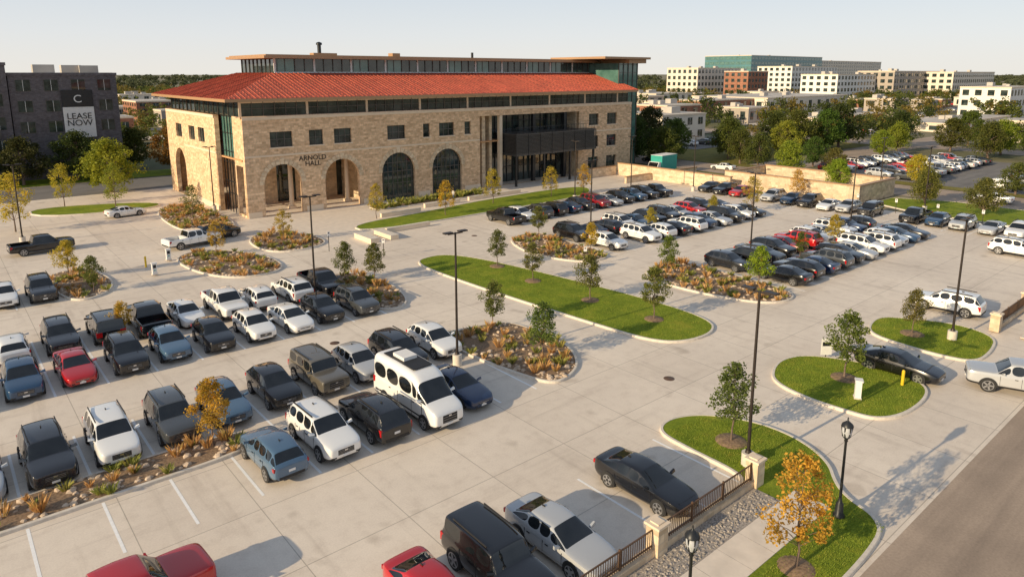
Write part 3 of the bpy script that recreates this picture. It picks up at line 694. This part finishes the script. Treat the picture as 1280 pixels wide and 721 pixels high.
pb('apartment_complex',1185,1243,91,470,22,'cream',5,4,.55)
pb('corner_office_building',1262,1300,110,290,18,'whiteb',3,4,.5)
pb('brick_shop_building',870,945,126,300,18,'redb',2,5,.4)
pb('low_warehouse_building',948,1062,122,330,40,'cream',1,8,.3)
pb('low_shop_building',815,866,118,380,25,'cream',2,5,.4)
pb('low_shop_building',1068,1110,144,262,16,'redb',1,6,.4)
pb('low_shop_building',830,878,133,250,16,'redb',2,5,.4)
pb('low_shop_building',1180,1270,152,235,14,'cream',1,7,.4)
def ok(x,y,mg=0):
    if any(a-mg<x<b+mg and c-mg<y<d+mg for a,b,c,d in BLD): return False
    if 28-mg<x<112+mg and 80-mg<y<124+mg: return False
    if x<126+mg and y<137+mg: return False
    if 126<x<186+mg and 20<y<78+mg: return False
    if 188-mg<x<204+mg: return False
    if 64-mg<y<78+mg and x>120: return False
    return True
LOTS=[]; lot=MB(); cnt=0
for _ in range(900):
    if cnt>=38: break
    D=random.uniform(185,470); t=random.uniform(.17,.78) if random.random()<.88 else random.uniform(-.62,-.4); x,y=polar(t,D)
    w_=random.uniform(12,26); d_=random.uniform(10,16)
    if not ok(x,y,max(w_,d_)*.75): continue
    h=random.choice((4.2,4.8,5.5,7)); block(random.choice(('shop_building','brick_house','storefront_building')),x-w_/2,x+w_/2,y-d_/2,y+d_/2,h,random.choice(('cream','redb','taupe','taupe','cream')),1 if h<6 else 2,4.5,.4)
    z=.01+.006*cnt; lot.quad(x-w_/2-6,x+w_/2+8,y-d_/2-15,y-d_/2-.3,z,'asphd' if random.random()<.5 else 'walk'); BLD.append((x-w_/2-7,x+w_/2+9,y-d_/2-16,y)); LOTS.append((x,y-d_/2-6,w_,z)); cnt+=1
lot.obj('shop_parking_pavement')
for x,y,w_,z in LOTS:
    for i in range(int(w_/2.9)):
        if random.random()<.5:
            o=car(x-w_/2+i*2.9,y-3,random.choice('SUX'),random.choice('wwkgsbr'),90); o.location.z=z
pts=[]
for _ in range(5200):
    D=random.uniform(165,640); t=random.uniform(-.68,.78); x,y=polar(t,D)
    if ok(x,y) and (t<.15 or D>330 or random.random()<.6): pts.append((x,y,random.uniform(5.5,10.5)*(1 if D>260 else .82)))
random.shuffle(pts); pts=pts[:1550]
a=len(pts)//3
far_trees('distant_trees',pts[:a],(.065,.09,.028)); far_trees('distant_trees',pts[a:2*a],(.11,.14,.035)); far_trees('distant_trees',pts[2*a:],(.18,.15,.045))
pts=[]
for _ in range(900):
    D=random.uniform(640,2200); x,y=polar(random.uniform(-.74,.8),D); pts.append((x,y,random.uniform(9,14)+(D>1200)*3))
far_trees('horizon_tree_line',pts,(.11,.135,.09),1.5)
# ------------------------------------------------------------------ main building
B=empty('academic_hall_building')
def wall(name,outer,holes,th,loc,rot,mat):
    cu=bpy.data.curves.new(name,'CURVE'); cu.dimensions='2D'; cu.fill_mode='BOTH'; cu.extrude=th/2
    for p in [outer]+holes:
        s=cu.splines.new('POLY'); s.points.add(len(p)-1); s.use_cyclic_u=True
        for i,(x,y) in enumerate(p): s.points[i].co=(x,y,0,1)
    t=bpy.data.objects.new('tmp',cu); C.objects.link(t)
    dg=bpy.context.evaluated_depsgraph_get(); dg.update(); me=bpy.data.meshes.new_from_object(t.evaluated_get(dg))
    bpy.data.objects.remove(t); me.materials.clear(); me.materials.append(M[mat])
    o=bpy.data.objects.new(name,me); C.objects.link(o); o.location=loc; o.rotation_euler=rot; o.parent=B; return o
def rect(a,b,c,d): return [(a,c),(b,c),(b,d),(a,d)]
def arch(cx,hw,sp,n=16,z0=-.2):
    return [(cx-hw,z0),(cx+hw,z0)]+[(cx+hw*math.cos(math.pi*i/n),sp+hw*math.sin(math.pi*i/n)) for i in range(n+1)]
X0,X1,Y0,Y1=29.8,106.2,88.0,119.0; ZW=12.9
arches=[(35.4,2.55),(43.9,2.6),(52.9,2.8),(61.6,2.8)]; SP=4.15
wins=[(34.0,37.0),(39.3,41.3),(42.9,45.5),(51.2,54.2),(57.3,58.5),(60.2,63.0),(65.0,66.2)]
wr=[(93.2,95.8),(98.1,100.8)]
holes=[arch(c,h,SP,z0=.02) for c,h in arches]+[rect(a,b,8.9,10.9) for a,b in wins]+[rect(a,b,z,z+2.1) for a,b in wr for z in (8.95,4.9,1.0)]
holes+=[rect(68,90.6,.02,11.6)]
wall('front_wall',rect(X0+.8,X1-1.2,0,ZW),holes,.6,(0,Y0+.3,0),(R(90),0,0),'stone')
hl=[arch(113.6,2.7,SP+.3,z0=.02),rect(100.8,103.6,8.9,10.9),rect(105.2,108,8.9,10.9),rect(111.5,114.5,8.9,10.9)]
wall('side_wall',rect(96.2,Y1,0,ZW),hl,.6,(X0+.3,0,0),(R(90),0,R(90)),'stone')
wall('side_pier',rect(Y0+.6,91.8,0,ZW),[rect(88.9,91.4,.3,6.6)],.5,(X0+1.1,0,0),(R(90),0,R(90)),'stone')
m=MB(); m.box(X1-1.8,X1-1.2,Y0+.6,Y1,0,ZW,'stone'); m.box(X0,X1-1.2,Y1,Y1+.5,0,ZW,'stone')
def course(z,h,p,k,gaps=()):
    xs=[X0+.8]
    for a,b in gaps: xs+=[a,b]
    xs.append(X1-1.2)
    for i in range(0,len(xs),2): m.box(xs[i],xs[i+1],Y0-p,Y0-.002,z,z+h,k)
ag=[(c-h-.5,c+h+.5) for c,h in arches]+[(68,90.6)]
course(0,.75,.10,'precast',ag); course(7.75,.22,.06,'precast',[(68,90.6)]); course(12.5,.4,.08,'precast')
m.box(X0-.06,X0-.002,96.2,110.4,7.75,7.97,'precast'); m.box(X0-.1,X0-.002,96.2,Y1,12.5,12.9,'precast'); m.box(X0-.1,X0-.002,96.2,110.4,0,.75,'precast')
m.obj('stone_trim',B)
m=MB()
for c,h in arches:
    n=15
    for i in range(n):
        a0=math.pi*i/n+.012;a1=math.pi*(i+1)/n-.012; ro=h+(.62 if i!=n//2 else .8)
        q=[(c+math.cos(t)*r_,SP+math.sin(t)*r_) for r_,t in((h-.03,a0),(ro,a0),(ro,a1),(h-.03,a1))]
        vs=[(x,Y0-.07,z) for x,z in q]+[(x,Y0+.02,z) for x,z in q]
        m.add(vs,[(0,1,2,3),(0,4,5,1),(1,5,6,2),(2,6,7,3),(3,7,4,0)],'stonel')
m.obj('arch_voussoirs',B)
m=MB()
def win(a,b,z0,z1,y=Y0+.32,cols=3,k='bglass',rows=2):
    m.box(a,b,y,y+.05,z0,z1,k); n=cols
    for i in range(n+1): x=a+(b-a)*i/n; m.box(max(a,x-.045),min(b,x+.045),y-.07,y-.002,z0,z1,'frame')
    for i in range(rows+1): z=z0+(z1-z0)*i/rows; m.box(a,b,y-.06,y-.004,max(z0,z-.04),min(z1,z+.04),'frame')
    m.box(a-.12,b+.12,Y0-.08,Y0+.25,z0-.16,z0-.002,'precast')
for a,b in wins: win(a,b,8.9,10.9,cols=max(1,round((b-a)/1)))
for a,b in wr:
    for z in(8.95,4.9,1.0): win(a,b,z,z+2.1,cols=3)
for c,h in arches[2:]:
    y=Y0+.45; m.box(c-h,c+h,y,y+.05,0,SP+h,'bglass')
    for i in range(-3,4): x=c+i*h/3.5; m.box(x-.04,x+.04,y-.08,y-.003,0,SP+math.sqrt(max(0,h*h-(x-c)**2)),'frame')
    for z in (2.4,SP,SP+1.3):
        ww=h if z<=SP else math.sqrt(h*h-(z-SP)**2); m.box(c-ww,c+ww,y-.07,y-.005,z-.05,z+.05,'frame')
for a,b in ((100.8,103.6),(105.2,108),(111.5,114.5)):
    x=X0+.35; m.box(x,x+.05,a,b,8.9,10.9,'bglass')
    for i in range(4): y=a+(b-a)*i/3; m.box(x-.06,x-.002,y-.05,y+.05,8.9,10.9,'frame')
x=X0+1.0; m.box(x,x+.1,91.8,96.2,7.4,ZW,'gglass')
for i in range(5): y=91.85+4.3*i/4; m.box(x-.1,x-.002,y-.04,y+.04,0,ZW,'blk')
for z in (2.6,4.2,6.8,8.2,10.6,12.8): m.box(x-.09,x-.004,91.8,96.2,z-.05,z+.05,'blk')
m.obj('windows',B)
m=MB(); m.box(31.5,48.5,97.6,97.7,0,7.3,'bglass'); m.box(X0+.62,X1-2,Y0+.62,Y1-.02,7.32,7.5,'soffit')
for i in range(12): x=31.6+i*1.4; m.box(x,x+.1,97.5,97.598,0,7.3,'frame')
for x in (31.6,36.3,41.0,45.6): m.box(x,x+1.9,97.3,97.49,0,7.3,'stonel')
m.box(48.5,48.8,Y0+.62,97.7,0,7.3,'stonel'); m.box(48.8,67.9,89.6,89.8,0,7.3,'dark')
for x,y in ((33.2,91.4),(37.8,91.4),(41.4,91.4),(46.2,91.4),(35,95),(44,95)): m.tube((x,y,0),(x,y,7.3),.32,.3,'precast',12); m.box(x-.45,x+.45,y-.45,y+.45,0,.4,'precast')
m.quad(30.5,48.4,88.7,97.2,.016,'walk')
m.obj('arcade_interior',B)
text('ARNOLD\nHALL',39.65,Y0-.03,6.9,.95,'bronze',0,B)
m=MB(); xa,xb=X0+.9,X1-1.6; ya=Y0+.8
m.box(xa,xb,ya,ya+.1,ZW,14.85,'bglass'); m.box(xa,xa+.1,ya+.1,Y1,ZW,14.85,'bglass')
m.box(X0+.05,xb,Y0+.05,Y0+.78,ZW,ZW+.05,'precast')
n=int((xb-xa)/1.45)
for i in range(n+1):
    x=xa+(xb-xa)*i/n; thick=.16 if i%6==0 else .04; m.box(x-thick,x+thick,ya-.12,ya-.002,ZW+.06,14.85,'precast' if i%6==0 else 'frame')
for i in range(16):
    y=ya+(Y1-ya)*i/15; m.box(xa-.12,xa-.002,y-.05,y+.05,ZW,14.85,'frame')
m.box(xa,xb,ya-.1,ya-.003,13.85,13.93,'frame'); m.box(xa,xb,ya-.11,ya-.002,14.6,14.85,'precast')
m.obj('upper_glazing',B)
ex0,ex1,ey0,ey1=28.2,104.8,86.3,120.2; tx0,ty0,ty1=38.5,97.2,111.5; ZE,ZT=15.0,18.35
m=MB()
V=[(ex0,ey0,ZE+.22),(ex1,ey0,ZE+.22),(ex1,ty0,ZT),(tx0,ty0,ZT),(ex0,ey1,ZE+.22),(tx0,ty1,ZT),(ex1,ty1,ZT),(ex1,ey1,ZE+.22)]
m.add(V,[(0,1,2,3),(0,3,5,4),(4,5,6,7)],'roof')
for i in range(120):
    x=ex0+.6+i*(ex1-ex0-.6)/119; s=min(1,max(0,(x-ex0)/(tx0-ex0)))
    y1=ey0+(ty0-ey0)*s; z1=ZE+.22+(ZT-ZE-.22)*s
    if s>0.02: m.add([(x-.03,ey0,ZE+.22),(x+.03,ey0,ZE+.22),(x+.03,y1,z1),(x-.03,y1,z1),(x,ey0,ZE+.30),(x,y1,z1+.08)],[(0,4,5,3),(4,1,2,5),(0,1,4)],'roof')
for i in range(52):
    y=ey0+.6+i*(ey1-ey0-1.2)/51; s=min(1,max(0,min((y-ey0)/(ty0-ey0),(ey1-y)/(ey1-ty1)))); x1=ex0+(tx0-ex0)*s; z1=ZE+.22+(ZT-ZE-.22)*s
    m.add([(ex0,y-.03,ZE+.22),(ex0,y+.03,ZE+.22),(x1,y+.03,z1),(x1,y-.03,z1),(ex0,y,ZE+.30),(x1,y,z1+.08)],[(0,4,5,3),(4,1,2,5),(0,1,4)],'roof')
m.obj('tiled_roof',B)
m=MB(); m.box(ex0-.05,ex1+.05,ey0-.05,ey1+.05,ZE-.14,ZE+.215,'brown'); m.box(ex0+.1,ex1-.1,ey0+.1,ey1-.1,ZE-.15,ZE-.141,'soffit')
m.add([(ex1,ey0,ZE+.2),(ex1,ty0,ZT),(ex1,ty1,ZT),(ex1,ey1,ZE+.2)],[(0,1,2,3)],'stone')
cx0,cx1,cy0,cy1=39.2,104.6,98,110.8
m.box(cx0,cx1,cy0,cy1,ZT-1.2,20.35,'bglass')
n=44
for i in range(n+1):
    x=cx0+(cx1-cx0)*i/n; w=.14 if i%4==0 else .05; m.box(x-w,x+w,cy0-.12,cy0-.002,ZT+.16,20.35,'whitef' if i%4==0 else 'frame')
for i in range(11):
    if i%3!=1: m.box(cx0+(cx1-cx0)*(i*4+.3)/n,cx0+(cx1-cx0)*(i*4+1.9)/n,cy0-.06,cy0-.003,ZT+.16,20.3,'gglass')
for i in range(9):
    y=cy0+(cy1-cy0)*i/8; m.box(cx0-.12,cx0-.002,y-.05,y+.05,ZT,20.35,'frame')
m.box(cx0-.1,cx1,cy0-.16,cy0-.003,ZT-.2,ZT+.15,'whitef')
m.box(cx0-2.0,104.9,cy0-1.6,cy1+1.2,20.35,20.72,'brown'); m.box(cx0-1.6,104.5,cy0-1.2,cy1+.8,20.72,20.9,'brown')
m.box(103.4,109.0,90.2,101,0,20.19,'gglass')
for i in range(5): x=103.45+i*5.5/4; m.box(x-.06,x+.06,90.05,90.198,0,20.19,'frame')
for i in range(14): z=i*1.5+.4; m.box(103.4,109,90.08,90.196,z,z+.07,'frame')
m.box(97.6,110.8,88.4,103,20.94,21.35,'brown'); m.box(105.1,110.2,89,102.4,20.2,20.93,'brown')
m.tube((47.5,101,20.9),(47.5,101,22.5),.28,.28,'blk',10); m.revolve([(.45,22.5),(.45,22.8),(.1,22.95)],'blk',10,(47.5,101)); m.box(46.2,50.0,100.2,101.6,20.9,21.3,'brown')
m.tube((76.5,101,20.9),(76.5,101,21.9),.22,.22,'blk',10); m.box(60,61.4,100.6,102,20.9,21.5,'brown')
m.obj('roof_structure',B)
m=MB()
m.box(68,90.6,91.0,91.1,0,11.6,'bglass'); m.box(68,68.2,Y0+.62,91,0,11.59,'precast'); m.box(90.4,90.6,Y0+.62,91,0,11.59,'stonel'); m.box(68,90.6,Y0+.62,91.2,11.6,12.2,'precast')
for i in range(18): x=68.25+i*22.1/17; m.box(x-.05,x+.05,90.85,90.998,0,11.59,'blk')
for z in (2.6,4.9,7.4,8.9,10.4): m.box(68.21,90.39,90.88,90.996,z-.06,z+.06,'blk')
for x in (72.6,80,87.4): m.box(x-.3,x+.3,Y0+.25,Y0+.85,0,11.59,'blk' if x>75 else 'precast')
m.box(69.2,69.9,89,90.8,0,11.59,'stonel'); m.box(71,71.5,89.3,90.8,0,11.59,'stonel')
m.box(73.2,92.2,85.2,90.8,8.35,8.6,'slat'); m.box(73.2,92.2,85.2,90.8,5.0,5.3,'slat')
for i in range(14): z=5.35+i*.215; m.box(73.22,92.18,85.22,85.30,z,z+.12,'slat'); m.box(73.22,73.30,85.31,90.8,z,z+.12,'slat')
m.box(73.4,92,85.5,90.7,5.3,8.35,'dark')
for i in range(8): x=73.3+i*2.69; m.box(x-.05,x+.05,85.16,85.199,5.0,8.6,'blk')
for x in (73.5,79.7,85.9,91.8): m.box(x-.15,x+.15,85.3,85.6,0,5.0,'blk')
for z in (8.6,9.5): m.box(73.3,92.1,85.3,85.36,z+.1,z+.16,'blk')
for i in range(26): x=73.4+i*.74; m.box(x-.015,x+.015,85.31,85.35,8.6,9.66,'blk')
m.obj('entry_curtain_wall',B)
# ------------------------------------------------------------------ garden walls
def lowwall(x0,x1,y0,y1,h):
    m=MB(); m.box(x0,x1,y0,y1,0,h,'stonel'); m.box(x0-.08,x1+.08,y0-.08,y1+.08,h,h+.16,'brown'); return m.obj('stone_wall')
lowwall(96.8,97.3,60.5,84,2.1); lowwall(90,96.7,84.1,84.5,1.6); lowwall(99.8,100.3,41.8,63.5,2.6); lowwall(100.4,112,41.8,42.3,2.6); lowwall(100.4,112,63,63.5,2.4); lowwall(111.5,112,42.4,62.9,2.6); lowwall(105,105.4,44,61,1.6)
lowwall(90,110,76,76.4,1.0)
# ------------------------------------------------------------------ fence with pillars
def fence(x0,x1,y,pillars,nm='railing_fence'):
    m=MB(); m.box(x0,x1,y-.16,y+.16,.1,.42,'stonel')
    for z in(.5,1.18): m.box(x0,x1,y-.025,y+.025,z,z+.05,'rail')
    n=int((x1-x0)/.125)
    for i in range(n+1): x=x0+(x1-x0)*i/n; m.box(x-.012,x+.012,y-.012,y+.012,.42,1.19,'rail')
    n=int((x1-x0)/2.2)
    for i in range(n+1): x=x0+(x1-x0)*i/n; m.box(x-.04,x+.04,y-.04,y+.04,.42,1.28,'rail')
    m.obj(nm)
    for x in pillars:
        m=MB(); m.box(x-.3,x+.3,y-.3,y+.3,.1,1.32,'stonel'); m.box(x-.36,x+.36,y-.36,y+.36,1.32,1.42,'precast'); m.box(x-.2,x+.2,y-.2,y+.2,1.42,1.47,'precast'); m.obj('stone_pillar')
fence(2,26.4,14.55,(12.5,19.7,26.7)); fence(57.6,72,13.6,(57.3,64.8,72.3))
# ------------------------------------------------------------------ light poles
m=MB(); m.tube((0,0,0),(0,0,.75),.3,.3,'curb',16); m.tube((0,0,.75),(0,0,8.7),.085,.06,'bronze',10); m.tube((0,0,.75),(0,0,.9),.16,.12,'bronze',10)
for s in(-1,1):
    m.box(min(0,s*.55),max(0,s*.55),-.03,.03,8.6,8.68,'bronze'); a,b=sorted((s*.25,s*.85)); m.box(a,b,-.16,.16,8.69,8.77,'bronze'); m.box(a+.05,b-.05,-.12,.12,8.682,8.689,'head')
PM=m.mesh('parking_light_pole')
for x,y in ((23,52),(24.3,34),(27.9,15.6),(53,15),(29,96.5),(7,91),(57,53.2),(102,34),(62,36),(92,64),(82,35),(111,43.5),(72,70.5),(84,70)): inst('parking_light_pole',PM,(x,y),random.choice([0,R(90)]))
m=MB(); m.revolve([(.24,.1),(.24,.2),(.17,.3),(.15,.7),(.09,.8),(.06,1.0),(.05,3.5),(.08,3.55),(.06,3.62),(.13,3.7),(.15,3.74)],'blk',14)
m.revolve([(.13,3.74),(.2,3.95),(.2,4.1),(.15,4.25)],'head',12); m.revolve([(.24,4.2),(.22,4.28),(.09,4.4),(.03,4.45),(.03,4.55),(.01,4.6)],'blk',12)
for i in range(6):
    a=i*math.pi/3; m.tube((.14*math.cos(a),.14*math.sin(a),3.74),(.215*math.cos(a),.215*math.sin(a),4.22),.028,.028,'blk',5)
LM=m.mesh('street_lamp'); inst('street_lamp',LM,(27.3,11.0)); inst('street_lamp',LM,(16.7,11.0)); inst('street_lamp',LM,(58.5,11.2))
# ------------------------------------------------------------------ gate equipment, bollards, signs
def kiosk(x,y,rz=0):
    m=MB(); m.box(-.25,.25,-.2,.2,.1,.2,'curb'); m.box(-.2,.2,-.16,.16,.2,1.15,'whitef'); m.box(-.24,.24,-.22,.2,1.15,1.24,'whitef'); m.box(-.13,.13,-.175,-.162,.75,1.05,'blk'); m.box(-.06,.06,-.18,-.162,.5,.6,'teal')
    inst('ticket_kiosk',m.mesh('ticket_kiosk'),(x,y),rz)
def bollard(x,y):
    m=MB(); m.tube((0,0,.0),(0,0,1.0),.09,.09,'yellow',12); m.revolve([(.09,1.0),(.07,1.06),(.02,1.09)],'yellow',12); inst('safety_bollard',m.mesh('safety_bollard'),(x,y))
kiosk(38.9,15.3,R(30)); kiosk(14.8,68.3); kiosk(17.2,73.0); bollard(42.6,14.3); bollard(14.9,72.0)
def sign(x,y,rz,w=.6,h=.8,z=1.0,k='whitef'):
    m=MB(); m.box(-w/2,w/2,-.02,.02,z,z+h,k); m.box(-w/2+.07,w/2-.07,-.026,-.0205,z+h*.55,z+h*.8,'blk'); m.box(-.03,.03,.021,.06,0.05,z+h,'bronze'); inst('wayfinding_sign',m.mesh('wayfinding_sign'),(x,y),rz)
sign(43.2,19.2,R(-40),.7,1.1,.3); sign(34,60,R(-40),.3,.45,1.6); sign(31,66,0,.3,.45,1.7); sign(47,44.5,R(-40),.3,.45,1.6)
for y in range(0,5): sign(97.6,21+y*5,R(-90),.3,.45,1.5)
m=MB(); m.box(-3.6,1.4,-1.2,1.2,.9,3.6,'teal'); m.box(-3.62,1.42,-1.22,1.22,3.6,3.66,'whitef'); m.box(1.5,2.1,-1.05,1.05,.6,2.5,'whitef')
m.add([(2.1,-1.05,.6),(2.1,1.05,.6),(2.1,1.05,2.5),(2.1,-1.05,2.5),(3.3,-1.05,.6),(3.3,1.05,.6),(3.3,1.05,1.4),(3.3,-1.05,1.4),(2.75,-1.05,1.5),(2.75,1.05,1.5)],[(3,2,9,8),(8,9,6,7),(7,6,5,4),(0,3,8,7,4),(1,5,6,9,2)],'whitef')
m.add([(2.22,-.95,2.44),(2.22,.95,2.44),(2.76,.95,1.58),(2.76,-.95,1.58)],[(0,1,2,3)],'cglass')
m.box(-3.5,3.2,-.9,.9,.5,.88,'plastic')
for x in(-2.4,2.5):
    for s in(-1,1): m.tube((x,s*.75,.48),(x,s*1.1,.48),.48,.48,'tyre',16); m.tube((x,s*1.08,.48),(x,s*1.12,.48),.26,.24,'rim',12)
inst('box_truck',m.mesh('box_truck'),(103,79),R(185))
# ------------------------------------------------------------------ people
def person(x,y,rz,shirt,stride=.25):
    V=[(0,0,.95),(0,0,1.18),(0,0,1.42),(0,0,1.52),(0,0,1.64),(0,0,1.76),
       (0,.11,.90),(stride*.5,.11,.50),(stride*.6,.11,.08),(stride*.6+.16,.11,.04),
       (0,-.11,.90),(-stride*.2,-.11,.50),(-stride*.9,-.11,.10),(-stride*.9+.15,-.11,.04),
       (0,.19,1.40),(-.06,.25,1.13),(.06,.25,.90),(.09,.24,.80),
       (0,-.19,1.40),(.05,-.25,1.13),(.14,-.25,.92),(.18,-.24,.83)]
    E=[(0,1),(1,2),(2,3),(3,4),(4,5),(0,6),(6,7),(7,8),(8,9),(0,10),(10,11),(11,12),(12,13),(2,14),(14,15),(15,16),(16,17),(2,18),(18,19),(19,20),(20,21)]
    rad=[.15,.135,.15,.06,.105,.08,.10,.065,.045,.045,.10,.065,.045,.045,.06,.045,.035,.035,.06,.045,.035,.035]
    me=bpy.data.meshes.new('p'); me.from_pydata(V,E,[]); t=bpy.data.objects.new('p',me); C.objects.link(t)
    t.modifiers.new('s','SKIN')
    for i,r_ in enumerate(rad): me.skin_vertices[0].data[i].radius=(r_,r_*.85 if i<3 else r_)
    me.skin_vertices[0].data[0].use_root=True
    t.modifiers.new('u','SUBSURF').levels=1
    dg=bpy.context.evaluated_depsgraph_get(); dg.update(); m2=bpy.data.meshes.new_from_object(t.evaluated_get(dg)); bpy.data.objects.remove(t)
    m2.materials.clear()
    for k in ('skin',shirt,'jeans','hair'): m2.materials.append(M[k])
    for p in m2.polygons:
        c=p.center; p.use_smooth=True
        p.material_index=2 if c.z<.97 and abs(c.y)<.2 else (0 if (c.z>1.5 or abs(c.y)>.2 and c.z<1.15) else 1)
        if c.z>1.70 or (c.z>1.6 and c.x<-.03): p.material_index=3
        if c.z<.09: p.material_index=3
    inst('walking_person',m2,(x,y,.01),rz)
person(58,81.5,R(10),'shirt1')

# ------------------------------------------------------------------ light, sky, camera
el,azx,azy=R(19),-.99,.06
d=Vector((azx*math.cos(el),azy*math.cos(el),math.sin(el))).normalized()
s=bpy.data.lights.new('sun','SUN'); s.energy=5; s.angle=R(.5); s.color=(1,.80,.52)
so=bpy.data.objects.new('sun',s); C.objects.link(so); so.rotation_euler=d.to_track_quat('Z','Y').to_euler()
w=bpy.data.worlds.new('World'); bpy.context.scene.world=w; w.use_nodes=True; nt=w.node_tree
sky=N(nt,'ShaderNodeTexSky'); sky.sky_type='NISHITA'; sky.sun_disc=False; sky.sun_elevation=el; sky.sun_rotation=math.atan2(azx,azy)
sky.air_density=1.0; sky.dust_density=1.2; sky.ozone_density=1.0
tc=N(nt,'ShaderNodeTexCoord'); sp=N(nt,'ShaderNodeSeparateXYZ'); L(nt,tc.outputs['Generated'],sp.inputs[0])
k=1/.15
haze=ramp(nt,sp.outputs[2],[(0,(.88,.85,.79)),(.05,(.79,.81,.83)),(.14,(.63,.70,.79)),(.35,(.37,.42,.50))])
vm=N(nt,'ShaderNodeVectorMath',operation='SCALE'); L(nt,haze,vm.inputs[0]); vm.inputs['Scale'].default_value=k
fac=ramp(nt,sp.outputs[2],[(0,(.92,.92,.92)),(.25,(.8,.8,.8)),(.8,(.5,.5,.5))])
mx=N(nt,'ShaderNodeMix',data_type='RGBA'); mx.clamp_result=False; L(nt,fac,mx.inputs[0]); L(nt,sky.outputs[0],mx.inputs[6]); L(nt,vm.outputs[0],mx.inputs[7])
bg=nt.nodes['Background']; bg.inputs[1].default_value=.15; L(nt,mx.outputs[2],bg.inputs[0])
cam=bpy.data.cameras.new('camera'); co=bpy.data.objects.new('camera',cam); C.objects.link(co); bpy.context.scene.camera=co
cam.sensor_width=36; cam.lens=36*867/1280; cam.shift_y=-98.5/1280; cam.clip_end=20000; cam.clip_start=.5
co.location=(0,0,18.3); co.rotation_euler=(R(90-11.1),0,R(-40.35))
sc=bpy.context.scene; sc.view_settings.view_transform='Standard'; sc.view_settings.look='None'; sc.view_settings.exposure=0
